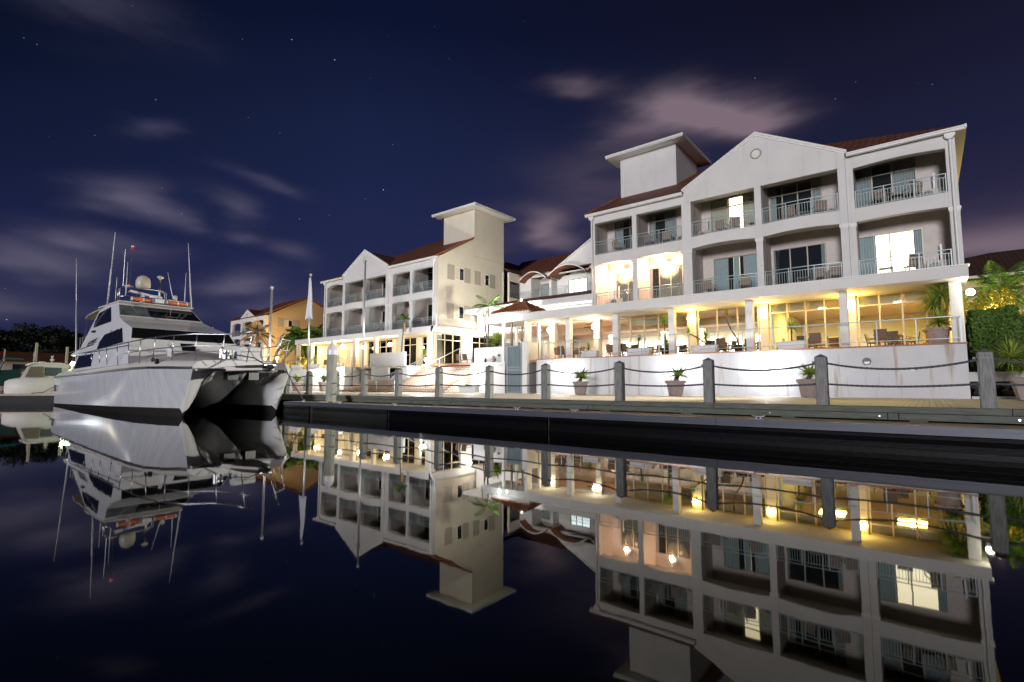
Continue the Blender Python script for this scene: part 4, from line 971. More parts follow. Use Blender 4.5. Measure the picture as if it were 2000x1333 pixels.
MB().tube([(-30.15, 26.8, 1.1), (-30.15, 26.8, 3.2)], .035, 8).build('post', M['grey_paint'], sl_); MB().ball((-30.15, 26.8, 3.33), .13, 12, 8).build('globe', M['globe_c'], sl_, smooth=True); plight('bulb', (-30.25, 26.5, 3.36), 300, (.95, .98, 1), .1, sl_)
# round clock-like vent on the landing wall
# ================================================================== planter beside the gatehouse
P = thing('raised_planter', 'white two-tier planter wall with pots on its ledge, between stairs and gatehouse', 'planter', (-25.3, 29, .8))
MB().box(-27.1, -23.72, 28.6, 30.4, .796, 3.06).build('lower_tier', M['wall'], P, bevel=.01)
m = MB(); m.box(-27.08, -23.72, 28.95, 30.4, 3.064, 4.22); m.build('upper_tier', M['wall'], P, bevel=.01)
MB().box(-26.95, -23.9, 29.1, 30.3, 4.222, 4.26).build('soil', M['soil'], P)
m = MB(); m.box(-25.9, -25.2, 28.58, 28.60, 2.72, 2.82); m.box(-24.3, -23.9, 28.58, 28.60, 2.75, 2.85); m.build('sign_plate', M['cream_plastic'], P)
def urn(x, y, z, h, r, label, mt, name='urn'):
    o = thing(name, label, 'urn', (x, y, z)); MB().lathe([(r * .55, z), (r * .9, z + h * .25), (r, z + h * .5), (r * .8, z + h * .8), (r * .5, z + h * .9), (r * .65, z + h)], x, y, 16).build('body', M[mt], o, smooth=True)
    MB().lathe([(r * .6, z + h), (r * .62, z + h * 1.05), (r * .1, z + h * 1.2)], x, y, 12).build('lid', M[mt], o)
urn(-24.95, 28.77, 3.065, .42, .16, 'brown lidded urn on the planter ledge', 'pot')
urn(-25.75, 28.77, 3.065, .28, .09, 'small dark jar on the planter ledge, left of the urn', 'black', 'jar')
urn(-24.45, 28.78, 3.5, .13, .10, 'oval dark ornament hanging on the planter wall right of the urn', 'black', 'ornament')
pl_ = thing('planter_lamp', 'glaring white lamp on the left corner of the raised planter', 'lamp', (-26.55, 28.5, 2.1))
MB().prism([(-26.55 + .15 * math.cos(a * math.pi / 8), 2.1 + .15 * math.sin(a * math.pi / 8)) for a in range(16)], 'y', 28.58, 28.50).build('lens', M['globe_c'], pl_); MB().box(-26.75, -26.35, 28.585, 28.60, 1.9, 2.3).build('back_plate', M['grey_paint'], pl_)
plight('bulb', (-26.5, 27.9, 2.1), 55, (.95, .98, 1), .1, pl_)
# ================================================================== gatehouse
G = thing('gatehouse', 'narrow pillared gate shelter with orange tiled hip roof and blue-grey barred gate', 'gatehouse', (-22.6, 29, .8))
MB().box(-22.14, -21.74, 28.6, 28.95, .796, 4.42).build('front_wall', M['wall'], G, bevel=.008)
MB().box(-22.02, -21.74, 28.951, 29.95, .796, 4.42).build('side_wall', M['wall'], G, bevel=.008)
for (x, y) in [(-21.84, 28.70), (-21.84, 30.2), (-23.9, 28.7), (-23.9, 30.2)]: MB().box(x - .09, x + .09, y - .09, y + .09, 4.422 if x > -22 and y < 29 else .8, 6.40).build('post', M['trim'], G)
g = MB(); g.box(-23.58, -23.46, 28.62, 28.70, .82, 4.40); g.box(-22.28, -22.16, 28.62, 28.70, .82, 4.40); g.box(-23.46, -22.28, 28.63, 28.69, 4.10, 4.18); g.box(-23.46, -22.28, 28.63, 28.69, 2.42, 2.50); g.box(-23.46, -22.28, 28.63, 28.69, 2.62, 2.68); g.box(-23.46, -22.28, 28.63, 28.69, .84, .92)
for i in range(10): x = -23.40 + i * .119; g.box(x - .018, x + .018, 28.64, 28.68, .92, 4.10)
gt = g.build('gate', M['gate'], G); MB().box(-23.46, -22.28, 28.69, 28.70, .92, 4.10).build('mesh_panel', M['gate'], gt); MB().box(-22.26, -22.20, 28.57, 28.62, 1.95, 2.1).build('handle', M['steel'], gt)
m = MB(); m.box(-23.3, -23.18, 28.75, 28.85, 4.2, 5.9); m.box(-22.32, -22.22, 28.75, 28.85, 4.4, 5.6); m.build('dark_upright', M['wicker'], G)
x0, x1, y0, y1, ze = -24.55, -21.20, 28.15, 30.9, 6.52
m = MB(); m.box(x0 + .05, x1 - .05, y0 + .05, y1 - .05, 6.36, 6.42); m.box(x0, x1, y0, y0 + .06, 6.42, 6.56); m.box(x0, x1, y1 - .06, y1, 6.42, 6.56); m.box(x0, x0 + .06, y0 + .06, y1 - .06, 6.42, 6.56); m.box(x1 - .06, x1, y0 + .06, y1 - .06, 6.42, 6.56); m.build('fascia', M['trim'], G)
x0 -= .06; x1 += .06; y0 -= .06; y1 += .06; h = .86; a_ = (y1 - y0) / 2
m = MB(); rx0, rx1, ry = x0 + a_, x1 - a_, (y0 + y1) / 2; zz = 6.565
m.add([(x0, y0, zz), (x1, y0, zz), (x1, y1, zz), (x0, y1, zz), (rx0, ry, zz + h), (rx1, ry, zz + h)], [(0, 1, 5, 4), (1, 2, 5), (2, 3, 4, 5), (3, 0, 4)]); m.build('roof', M['tile_orange'], G, solid=.05)
m = MB()
for i in range(15):
    x = x0 + .11 + i * .236; m.tube([(x, y0 - .03, zz + .02), (x, y0 + .12, zz + .10)], .07, 8)
for i in range(12):
    y = y0 + .11 + i * .236; m.tube([(x1 + .03, y, zz + .02), (x1 - .12, y, zz + .10)], .07, 8)
m.tube([(x0, y0, zz + .04), (rx0, ry, zz + h + .03), (rx1, ry, zz + h + .03), (x1, y0, zz + .04)], .07, 8); m.tube([(x1, y1, zz + .04), (rx1, ry, zz + h + .03)], .07, 8)
m.ball((rx0, ry, zz + h + .12), .09, 8, 6)
m.build('ridge_tiles', M['tile_orange'], G, smooth=True)
gl = thing('gatehouse_lamp', 'glaring cool white lamp under the gatehouse roof', 'lamp', (-23.35, 28.55, 6.05))
MB().ball((-23.35, 28.5, 6.05), .13, 12, 8).build('globe', M['globe_c'], gl, smooth=True); MB().box(-23.38, -23.32, 28.5, 28.62, 6.15, 6.36).build('bracket', M['grey_paint'], gl); plight('bulb', (-23.6, 27.85, 6.0), 40, (.90, .97, 1), .1, gl)
rl_ = thing('ridge_light', 'small white light on the ridge of the gatehouse roof, its beam added', 'lamp', (-22.9, 29.5, 7.45))
MB().box(-23.0, -22.8, 29.4, 29.6, 7.44, 7.52).build('bracket', M['grey_paint'], rl_); MB().lathe([(.03, 7.52), (.06, 7.56), (.06, 7.63), (.02, 7.66)], -22.9, 29.5, 10).build('lens', M['globe_w'], rl_)
slight('added_beam', (-23.2, 29.6, 7.75), 3600, (1, .95, .84), (-32.3, 35.2, 11.2), 112, .5, .1, rl_)  # wide beam added here to brighten the middle wing's end wall
# ================================================================== link building between the wings
L = thing('link_building', 'recessed hotel link with dark red tiled roofs and arched barrel canopies between the two wings', 'building', (-26, 38, .8))
Yf = 40.5
MB().box(-32.2, -16.8, Yf + 1.6, Yf + 1.9, 6.0, 12.3).build('back_wall', M['wall'], L)
m = MB(); m.box(-31.9, -30.2, Yf, Yf + 1.6, 6, 12.1); m.box(-28.05, -27.75, Yf, Yf + 1.6, 9, 12.1); m.box(-31.9, -16.8, Yf, Yf + .3, 12.0, 12.35); m.box(-23.6, -23.2, Yf, Yf + 1.6, 9, 12.1)
m.build('pier', M['wall'], L)
window(L, -30.1, -28.2, Yf + 1.6, 9.9, 11.6, (.5,), curt=((0, .5),)); window(L, -26.4, -24.3, Yf + 1.0, 9.85, 11.45, (.3, .6), lit='room_white', curt=())
MB().box(-27.74, -23.61, Yf + 1.0, Yf + 1.2, 9.8, 12.0).build('front_wall', M['wall'], L)
railing(L, -31.9, -23.0, Yf - .3, 9.85, 0, .8); railing(L, -23.0, -19.0, Yf - .3, 9.85, 0, .8)
m = MB(); m.box(-31.9, -17, Yf - .5, Yf + 1.6, 9.6, 9.84); m.build('balcony_slab', M['trim'], L)
def vault(xa, xb, zs, rise, y0, y1):
    n = 16; ro = []; 
    for i in range(n + 1):
        t = i / n; ro.append((xa + (xb - xa) * t, zs + rise * arc(t) ** .85))
    top = [(x, y0, z) for x, z in ro]; bot = [(x, y1, z) for x, z in ro]
    MB().grid([top, bot]).build('barrel_canopy', M['tile'], L, smooth=True, solid=.05)
    m = MB(); m.tube([(x, y0 - .03, z) for x, z in ro], .06, 6); m.build('canopy_edge', M['trim'], L, smooth=True)
vault(-31.0, -27.7, 11.55, .80, Yf - 1.0, Yf + 1.6); vault(-27.5, -23.4, 11.65, .85, Yf - 1.0, Yf + 1.6); vault(-23.2, -19.5, 11.65, .85, Yf - 1.0, Yf + 1.6)
m = MB(); m.prism([(-27.15, 12.1), (-18.3, 12.1), (-18.3, 12.6), (-22.7, 15.0), (-27.15, 12.55)], 'y', Yf, Yf + .3); gw = m.build('gable_wall', M['wall'], L); ring_vent(L, -22.7, Yf, 13.3, .42)
m = MB(); m.tube([(-27.3, Yf - .06, 12.5), (-22.7, Yf - .06, 15.08), (-18.2, Yf - .06, 12.5)], .09, 4); m.build('gable_moulding', M['trim'], L)
m = MB()
m.add([(-33, Yf - .3, 12.3), (-16.5, Yf - .3, 12.3), (-16.5, 46.5, 15.6), (-36, 46.5, 15.6)], [(0, 1, 2, 3)])
m.add([(-16.5, 46.5, 15.6), (-36, 46.5, 15.6), (-36, 52, 12.3), (-16.5, 52, 12.3)], [(0, 1, 2, 3)])
m.add([(-31.6, 38.76, 12.62), (-31.6, 42.6, 12.62), (-36.0, 46.0, 15.1), (-36.0, 38.76, 15.1)], [(0, 1, 2, 3)])
m.add([(-27.3, Yf + .3, 12.5), (-22.7, Yf + .3, 15.0), (-22.7, 45.5, 15.0)], [(0, 1, 2)]); m.add([(-18.1, Yf + .3, 12.5), (-22.7, Yf + .3, 15.0), (-22.7, 45.5, 15.0)], [(2, 1, 0)])
m.build('roof', M['tile'], L, solid=.06)
MB().tube([(-31.6, Yf + 3.5, 14.6), (-31.6, Yf + 3.5, 14.95), (-31.3, Yf + 3.5, 14.95)], .05, 6).build('roof_aerial', M['steel'], L)
m = MB(); m.box(-31.8, -31.6, 38.75, Yf, 6.4, 12.5); m.build('wing_wall', M['wall_warm'], L)
m = MB(); m.box(-31.599, -31.54, 38.9, 40.3, 10.0, 11.6); wv = m.build('window', M['glass_dark'], L)
m = MB(); m.add([(-32.0, 33.0, 8.12), (-16.75, 33.0, 8.12), (-16.75, 39.9, 9.85), (-30.2, 39.9, 9.85)], [(0, 1, 2, 3)]); m.build('skirt_roof', M['tile'], L, solid=.08)
m = MB(); m.box(-32.0, -16.75, 32.9, 33.1, 7.75, 8.12); m.box(-32, -16.75, 33.1, 35.0, 7.78, 7.84); m.build('skirt_fascia', M['trim'], L)
MB().box(-32.0, -16.75, 34.6, 34.8, 6.0, 7.78).build('clerestory_wall', M['wall'], L)
st_ = thing('strip_light', 'long white strip light under the lower tiled roof behind the gatehouse', 'lamp', (-21, 34.2, 7.7))
MB().box(-29, -17.2, 33.9, 34.0, 7.70, 7.77).build('tube', M['room_white'], st_); alight('glow', (-23, 33.9, 7.66), 11, .2, 35, (.97, .98, 1), (0, .3, -1), st_)
MB().box(-32.2, -25.0, 31.25, 31.4, 3.1, 5.9).build('rear_glass', M['room_dark'], L) if False else None
MB().box(-25.6, -21.6, 30.6, 30.9, 3.05, 4.6).build('terrace_screen_wall', M['wall'], L)
MB().box(-32.2, -25.1, 38.5, 38.7, 3.05, 6.4).build('ground_floor_wall', M['wall_warm'], L); MB().box(-32.2, -25.2, 34.9, 38.4, 5.9, 6.0).build('ground_floor_ceiling', M['trim'], L)
for x in (-30.8, -28.6, -26.6): MB().box(x, x + 1.2, 38.42, 38.498, 3.06, 5.2).build('terrace_door', M['alu_yellow'], L)
# ================================================================== orange-lit building at left
O = thing('gabled_house', 'tan-lit gabled building with louvred shutters seen above the catamaran bow', 'building', (-86, 42, .8))
Y = 38.2
m = MB()
for a, c in [(-93.2, -92.5), (-89.3, -88.7), (-85.1, -84.3), (-81.3, -80.7)]: m.box(a, c, Y, Y + .4, .8, 12.45)
m.build('pier', M['wall'], O)
for i, (a, c, bu) in enumerate([(-92.5, -89.3, 0), (-88.7, -85.1, .3), (-84.3, -81.3, 0)]):
    m = MB(); band(m, a, c, Y, 9.65, 9.0, .2, bu, .4); band(m, a, c, Y, 6.4, 5.9, .1, 0, .4); m.build('balcony_slab', M['wall'], O)
    m = MB(); band(m, a, c, Y, 12.45, 11.6, .25, 0, .4); m.build('eaves_beam', M['wall'], O)
    railing(O, a, c, Y, 9.65, bu, sp=.2); railing(O, a, c, Y, 6.4, bu, sp=.2)
MB().box(-93.1, -80.75, Y + 1.9, Y + 2.1, .8, 12.4).build('back_wall', M['back_wall'], O)
for a in (-91.6, -87.6, -83.6): window(O, a, a + 1.6, Y + 1.9, 9.7, 11.5, curt=((0, .4),)); window(O, a, a + 1.6, Y + 1.9, 6.4, 8.4, curt=((0, .4),))
m = MB(); m.prism([(-89.3, 11.85), (-84.3, 11.85), (-84.3, 12.6), (-86.8, 13.85), (-89.3, 12.6)], 'y', Y - .12, Y + .2); m.build('gable_wall', M['wall'], O); ring_vent(O, -86.8, Y - .12, 12.9, .26)
pk = 45.2; bk_ = 51.5
m = MB(); m.prism([(Y + .4, .8), (bk_, .8), (bk_, 12.9), (pk, 16.0), (Y + .4, 12.5)], 'x', -80.9, -80.6); m.build('end_wall', M['wall_orange'], O)  # orange lamplight on this end wall is put into its colour
m = MB(); m.add([(-93.5, Y - .3, 12.45), (-80.4, Y - .3, 12.45), (-80.4, pk, 16.12), (-89.5, pk, 16.12)], [(0, 1, 2, 3)]); m.add([(-93.5, bk_, 12.9), (-80.4, bk_, 12.9), (-80.4, pk, 16.12), (-89.5, pk, 16.12)], [(0, 1, 2, 3)])
m.add([(-89.4, Y - .1, 12.55), (-86.8, Y - .1, 13.9), (-86.8, Y + 2.8, 13.9)], [(0, 1, 2)]); m.add([(-84.2, Y - .1, 12.55), (-86.8, Y - .1, 13.9), (-86.8, Y + 2.8, 13.9)], [(2, 1, 0)]); m.add([(-93.5, Y - .3, 12.45), (-93.5, bk_, 12.9), (-89.5, pk, 16.12)], [(0, 1, 2)]); m.build('roof', M['tile'], O, solid=.07)
m = MB(); m.tube([(-80.45, Y - .3, 12.5), (-80.45, pk, 16.2), (-80.45, bk_, 12.95)], .14, 4); m.build('verge_tiles', M['tile_orange'], O)
shutter_window(O, -80.595, 40.1, 43.7, 10.75, 12.1, 41.2, 42.6); shutter_window(O, -80.595, 40.1, 43.7, 7.6, 9.0, 41.2, 42.6)
MB().box(-76, -66, 50, 58, .8, 11.5).build('rear_block', M['wall_orange'], O) if False else None
def post_lamp(x, y, z, w_, col, label, mt='globe_y'):
    l = thing('garden_lamp', label, 'lamp', (x, y, 3.0), 'orange garden lamps'); MB().tube([(x, y, .8), (x, y, z - .15)], .05, 8).build('post', M['grey_paint'], l); MB().ball((x, y, z), .16, 12, 8).build('globe', M[mt], l, smooth=True); plight('bulb', (x + .15, y - .35, z), w_, col, .12, l)
post_lamp(-62.0, 31.0, 4.70, 420, (1, .62, .22), 'orange lamp just behind the catamaran bow rail')
post_lamp(-56.8, 31.0, 5.0, 320, (1, .68, .22), 'yellow lamp among shrubs left of the middle wing terrace')
post_lamp(-74, 36.5, 4.3, 1300, (1, .70, .36), 'orange lamp lighting the tan gabled end wall from below')
# ================================================================== building and roof at the far right
D = thing('low_house', 'low house with a dark brown tiled hip roof beyond the hedge at right', 'house', (9, 52, .8))
m = MB(); m.add([(-8, 48, 9.0), (22, 48, 9.0), (22, 56, 12.0), (4.5, 56, 12.0)], [(0, 1, 2, 3)]); m.add([(-8, 48, 9.0), (4.5, 56, 12), (-8, 64, 9)], [(0, 1, 2)]); m.build('roof', M['tile_dark'], D, solid=.08)
MB().box(-1.4, 21, 48.6, 63, .8, 9.0).build('wall', M['wall_orange'], D); MB().box(-2.05, 22, 47.9, 48.0, 8.82, 9.0).build('gutter', M['wall_warm'], D)
post_lamp(2.7, 37.0, 4.75, 260, (1, .75, .20), 'yellow garden lamp hidden behind the hedge at right')
# ================================================================== plants
def leaf_blade(m, base, dirv, L_, w_, droop=.3, n=4):
    """a sword leaf: thin tapering strip with a slight V, bending under its own weight"""
    dv = Vector(dirv).normalized(); side = dv.cross(Vector((0, 0, 1)))
    if side.length < .05: side = Vector((1, 0, 0))
    side.normalize(); pts = []
    p = Vector(base)
    for i in range(n + 1):
        t = i / n; q = p + dv * (L_ * t) + Vector((0, 0, -droop * L_ * t * t)); ww = w_ * (1 - t ** 1.5) * (.6 + .8 * min(1, t * 3)) * .5 + .001
        pts.append((q - side * ww, q + Vector((0, 0, -ww * .35)), q + side * ww))
    vs = [v for tr in pts for v in tr]; fs = []
    for i in range(n):
        for j in (0, 1): fs.append((i * 3 + j, i * 3 + j + 1, i * 3 + 4 + j, i * 3 + 3 + j))
    m.add(vs, fs)
def rosette(m, c, n, L_, w_, up0=-.5, up1=1.4, droop=.25, rs=rnd):
    for i in range(n):
        a = i * 2.399 + rs.uniform(-.2, .2); t = i / n; e = up0 + (up1 - up0) * t
        dv = (math.cos(a) * math.cos(e), math.sin(a) * math.cos(e), math.sin(e))
        leaf_blade(m, c, dv, L_ * rs.uniform(.8, 1.1), w_, droop * rs.uniform(.5, 1.3) * math.cos(e))
def yucca(name, label, cat, x, y, z, stems, n=64, L_=.6, w_=.055, grp=None, mt='yucca', leafs_low=False):
    o = thing(name, label, cat, (x, y, z), grp)
    m = MB(); lf = MB()
    for (dx, dy, hh, sc_) in stems:
        m.tube([(x, y, z), (x + dx * .4, y + dy * .4, z + hh * .5), (x + dx, y + dy, z + hh)], [.045, .04, .035], 8)
        rosette(lf, (x + dx, y + dy, z + hh), int(n * sc_), L_ * sc_, w_)
    m.build('stem', M['bark'], o, smooth=True); lf.build('leaves', M[mt], o)
    return o
def round_pot(x, y, z, r, h, label, mt='pot', name='plant_pot', grp=None):
    o = thing(name, label, 'pot', (x, y, z), grp)
    MB().lathe([(r * .66, z + .02), (r * .70, z + .05), (r * .93, z + h * .82), (r * 1.06, z + h * .83), (r * 1.08, z + h * .95), (r * 1.02, z + h), (r * .9, z + h - .02), (r * .88, z + h * .85)], x, y, 28).build('body', M[mt], o, smooth=False, bevel=0)
    MB().lathe([(r * .86, z + h * .86), (r * .1, z + h * .9)], x, y, 18).build('soil', M['soil'], o)
    m = MB()
    for a in range(3): m.lathe([(.05, z), (.05, z + .03)], x + r * .5 * math.cos(a * 2.1), y + r * .5 * math.sin(a * 2.1), 8)
    m.build('foot', M[mt], o)
    return o
# three clay pots on the boardwalk against the wall
agp = 'clay pots along the foot of the terrace wall'
def agave(x, y, z, label, lean=.15, n=26, L_=.42, dead=6):
    L_ *= 1.9; n += 14
    o = thing('agave', label, 'plant', (x, y, z)); m = MB(); m.tube([(x, y, z), (x + lean * .5, y, z + .16), (x + lean, y, z + .34)], [.10, .11, .07], 8); m.build('stem', M['bark'], o, smooth=True)
    lf = MB(); rosette(lf, (x + lean, y, z + .34), n, L_, .15, -.2, .95, .15); lf.build('leaves', M['yucca'], o)
    if dead:
        dl = MB()
        for i in range(dead): a = 2.6 + i * .5; leaf_blade(dl, (x, y, z + .15), (math.cos(a), math.sin(a) * .5, .25), .38, .09, .8)
        dl.build('dry_leaves', M['dead_leaf'], o)
PY = 26.6
def potted(x, y, r, h_, l1, l2, lean, n, L_, dead):
    round_pot(x, y, .80, r, h_, l1, grp=agp); agave(x - .05, y, .80 + h_ * .9, l2, lean, n, L_, dead)
potted(-16.18, PY, .46, .80, 'clay pot at the left end of the stained wall beside the gatehouse', 'agave with upright green leaves in the leftmost clay pot', .12, 26, .42, 5)
potted(-10.36, PY, .50, .82, 'clay pot in the middle of the stained terrace wall', 'drooping agave with dry leaves in the middle clay pot', .22, 20, .45, 8)
potted(-4.17, PY, .50, .84, 'clay pot half hidden by the second large rope post', 'stumpy agave partly hidden by the second large rope post', .1, 22, .40, 5)
potted(-44.7, 27.0, .55, .9, 'clay pot left of the round mooring pile', 'small agave in the clay pot left of the round mooring pile', 0, 18, .42, 4)
potted(-49.69, 27.0, .55, .9, 'far clay pot behind the catamaran bow line', 'dry agave in the far clay pot behind the bow line', .1, 18, .45, 8)
# big square pot with yuccas at far right
BP = thing('square_planter', 'large square tapered clay planter at the right edge', 'planter', (3.05, 26.6, .8))
m = MB(); z0, z1 = .82, 1.60
for (a, zz0, b_, zz1) in ((.46, .82, .62, 1.50), (.66, 1.50, .67, 1.62)):
    m.add([(3.05 - a, 26.6 - a, zz0), (3.05 + a, 26.6 - a, zz0), (3.05 + a, 26.6 + a, zz0), (3.05 - a, 26.6 + a, zz0), (3.05 - b_, 26.6 - b_, zz1), (3.05 + b_, 26.6 - b_, zz1), (3.05 + b_, 26.6 + b_, zz1), (3.05 - b_, 26.6 + b_, zz1)], [(0, 1, 5, 4), (1, 2, 6, 5), (2, 3, 7, 6), (3, 0, 4, 7), (0, 3, 2, 1), (4, 5, 6, 7)])
m.build('body', M['pot'], BP, bevel=.015); MB().box(2.55, 3.55, 26.1, 27.1, 1.621, 1.64).build('soil', M['soil'], BP)
yucca('yucca_plant', 'tall spiky yucca with several heads in the square planter', 'plant', 3.0, 26.6, 1.63, [(-.55, -.2, .75, 1.0), (.25, .1, 1.45, 1.1), (.1, -.25, .5, .9), (-.2, .2, .35, .7), (.5, -.2, .8, 1)], 110, .86, .06)
# yuccas and boxes on the upper terrace
def box_planter(x, y, w_, label, grp='white box planters on the terrace', z=3.12):
    o = thing('box_planter', label, 'planter', (x, y, z), grp); m = MB()
    m.prism([(-w_ * .46, z + .02), (w_ * .46, z + .02), (w_ / 2, z + .46), (-w_ / 2, z + .46)], 'y', y - .23, y + .23, Matrix.Translation((x, 0, 0))); m.build('box', M['white_plastic'], o, bevel=.015)
    m = MB(); m.box(x - w_ / 2 - .03, x + w_ / 2 + .03, y - .27, y + .27, z + .462, z + .53); m.build('rim', M['white_plastic'], o, bevel=.012); MB().box(x - w_ / 2 + .06, x + w_ / 2 - .06, y - .2, y + .2, z + .531, z + .545).build('soil', M['soil'], o)
    return o
box_planter(-17.4, 29.95, 1.15, 'white box planter with a small yucca, nearest the gatehouse'); yucca('yucca_plant', 'small yucca in the white box nearest the gatehouse', 'plant', -17.55, 29.95, 3.66, [(0, 0, .25, 1)], 34, .55)
box_planter(-13.9, 29.95, 1.45, 'white box planter left of the dark glazed pot'); yucca('yucca_plant', 'thin yucca in the white box left of the dark pot', 'plant', -14.0, 29.95, 3.66, [(.1, 0, .55, 1)], 34, .5)
box_planter(-9.85, 29.95, 1.45, 'white box planter under the third yellow lamp'); yucca('yucca_plant', 'bushy two-headed yucca in the white box under the third yellow lamp', 'plant', -9.75, 29.95, 3.66, [(-.1, 0, .5, 1.1), (-1.1, .1, .8, .8)], 46, .62)
box_planter(-5.42, 29.95, 1.30, 'white box planter below the second yellow lamp at right'); yucca('yucca_plant', 'yucca on a thin stem in the white box at right', 'plant', -5.4, 29.95, 3.66, [(0, 0, .72, 1.1)], 50, .6)
round_pot(-12.25, 30.0, 3.12, .32, .48, 'dark glazed pot on the terrace with a tall dracaena', 'pot_dark'); yucca('dracaena', 'tall two-tier dracaena in the dark glazed pot', 'plant', -12.25, 30.0, 3.56, [(0, 0, 1.65, 1.1), (.05, 0, .35, .9)], 56, .55)
round_pot(-8.05, 30.1, 3.12, .30, .48, 'dark pot holding a bare leaning trunk', 'pot_dark')
o = thing('leaning_tree', 'thin bare leaning trunk with a small yellow tuft in a dark pot', 'plant', (-8.05, 30.1, 3.55)); MB().tube([(-8.05, 30.1, 3.5), (-8.15, 30.1, 3.95), (-8.45, 30.1, 4.5), (-8.65, 30.1, 5.0), (-8.62, 30.1, 5.5)], [.05, .045, .04, .035, .03], 8).build('trunk', M['bark'], o, smooth=True)
lf = MB(); rosette(lf, (-8.62, 30.1, 5.5), 24, .26, .05, -.4, 1.2, .5); lf.build('leaves', M['leaf_yellow'], o)
round_pot(.45, 30.0, 3.12, .48, .82, 'large round clay pot at the right end of the terrace'); yucca('yucca_plant', 'tall yucca with long spiky head in the large terrace pot', 'plant', .55, 30.0, 3.9, [(.12, 0, 1.55, 1.35), (0, 0, .35, .9), (-.15, 0, 1.15, .9)], 120, .85, .06)
# terrace furniture right
for i, (tx, ty) in enumerate([(-19.4, 30.4), (-16.3, 32.4), (-14.9, 32.6), (-12.6, 32.5), (-10.0, 32.4), (-7.9, 32.6), (-5.2, 32.5), (-1.3, 32.5), (-3.9, 34.5), (-1.0, 35.0)]):
    nm = ['first', 'second', 'third', 'fourth', 'fifth', 'sixth', 'seventh', 'eighth', 'ninth', 'tenth'][i]
    P_dt.put((tx, ty, 3.12), 0, 'round dining table, the %s counting from the gatehouse end' % nm, 'dining tables on the glazed terrace')
    for j, (dx, dy, rz) in enumerate([(-.75, 0, 90), (.75, .1, -90), (0, -.75, 180), (.1, .75, 0)]):
        P_wc.put((tx + dx, ty + dy, 3.12), R(rz + rnd.uniform(-15, 15)), 'brown wicker chair on the %s side of the %s dining table from gatehouse' % (['left', 'right', 'water', 'inner'][j], nm), 'wicker chairs at the dining tables')
for i, (x, rz) in enumerate([(-16.0, 180), (-15.0, 170), (-9.0, 180), (-1.6, 175), (-4.4, 190)]):
    P_wc.put((x, 30.3, 3.12), R(rz), 'brown wicker chair standing alone outside the glass, %s from the left' % ['first', 'second', 'third', 'fifth', 'fourth'][i], 'wicker chairs outside the glass')
for x, lb in [(-30.4, 'left of the pair of brown chairs under the middle wing end wall'), (-29.7, 'right of the pair of brown chairs under the middle wing end wall')]: P_wc.put((x, 30.9, 3.05), R(180), lb)
P_wc.put((-47.2, 28.7, 3.05), R(60), 'dark chair tilted beside the railing right of the round pile')
# planters on the middle wing terrace
for i, x in enumerate([-56.5, -53.2, -49.9, -45.6]):
    box_planter(x, 28.9, 1.6, 'white box planter on the far terrace, %s from the left' % ['first', 'second', 'third', 'fourth'][i], 'white box planters on the far terrace', 3.05)
    yucca('yucca_plant', 'small yucca in the far terrace box planter, %s from the left' % ['first', 'second', 'third', 'fourth'][i], 'plant', x, 28.9, 3.6, [(0, 0, .45, 1.1)], 34, .75, .06)
yucca('yucca_plant', 'yucca behind the parapet at the top of the stairs', 'plant', -34.9, 31.0, 3.05, [(0, 0, .9, 1.2), (.8, 0, .8, 1)], 50, .8, .06)
yucca('yucca_plant', 'slender yucca by the corner column of the middle wing', 'plant', -33.0, 30.9, 3.05, [(0, 0, 1.7, 1.1)], 50, .65, .05)
box_planter(-26.3, 27.6, 1.7, 'low white box with groundcover on the boardwalk in front of the planter', z=.8)
o = thing('groundcover_plant', 'green groundcover in the low white box by the planter', 'plant', (-26.3, 27.6, 1.34)); lf = MB()
for i in range(40): leaf_blade(lf, (-27.0 + rnd.random() * 1.4, 27.6 + rnd.uniform(-.18, .18), 1.34), (rnd.uniform(-1, 1), rnd.uniform(-1, 1), .9), .14, .07, .3, 2)
lf.build('leaves', M['palm'], o)
# ---- palms
def frond(m, base, dirv, L_, droop, nl=46, ll=.42, lw=.035, rachis=None):
    dv = Vector(dirv).normalized(); hz = Vector((dv.x, dv.y, 0)); hz = hz.normalized() if hz.length > .05 else Vector((1, 0, 0)); side = hz.cross(Vector((0, 0, 1))).normalized()
    def P(t): return Vector(base) + dv * (L_ * t) + Vector((0, 0, -droop * L_ * t ** 2.2)) 
    if rachis: rachis.tube([P(i / 7) for i in range(8)], .022, 5, r1=.005)
    for i in range(nl):
        t = .16 + .84 * i / nl; p = P(t); tg = (P(min(1, t + .02)) - P(t - .02)).normalized(); s_ = math.sin(math.pi * (t ** .75)) * .9 + .12
        for sd in (-1, 1):
            dr = (side * sd * .85 + tg * .55 + Vector((0, 0, -.35 + rnd.uniform(-.1, .15)))).normalized()
            e = p + dr * ll * s_ + Vector((0, 0, -.10 * s_)); mid = p + dr * ll * s_ * .5; wv_ = tg * lw * .5
            m.add([p - wv_ * .4, mid - wv_, e, mid + wv_], [(0, 1, 2, 3)])
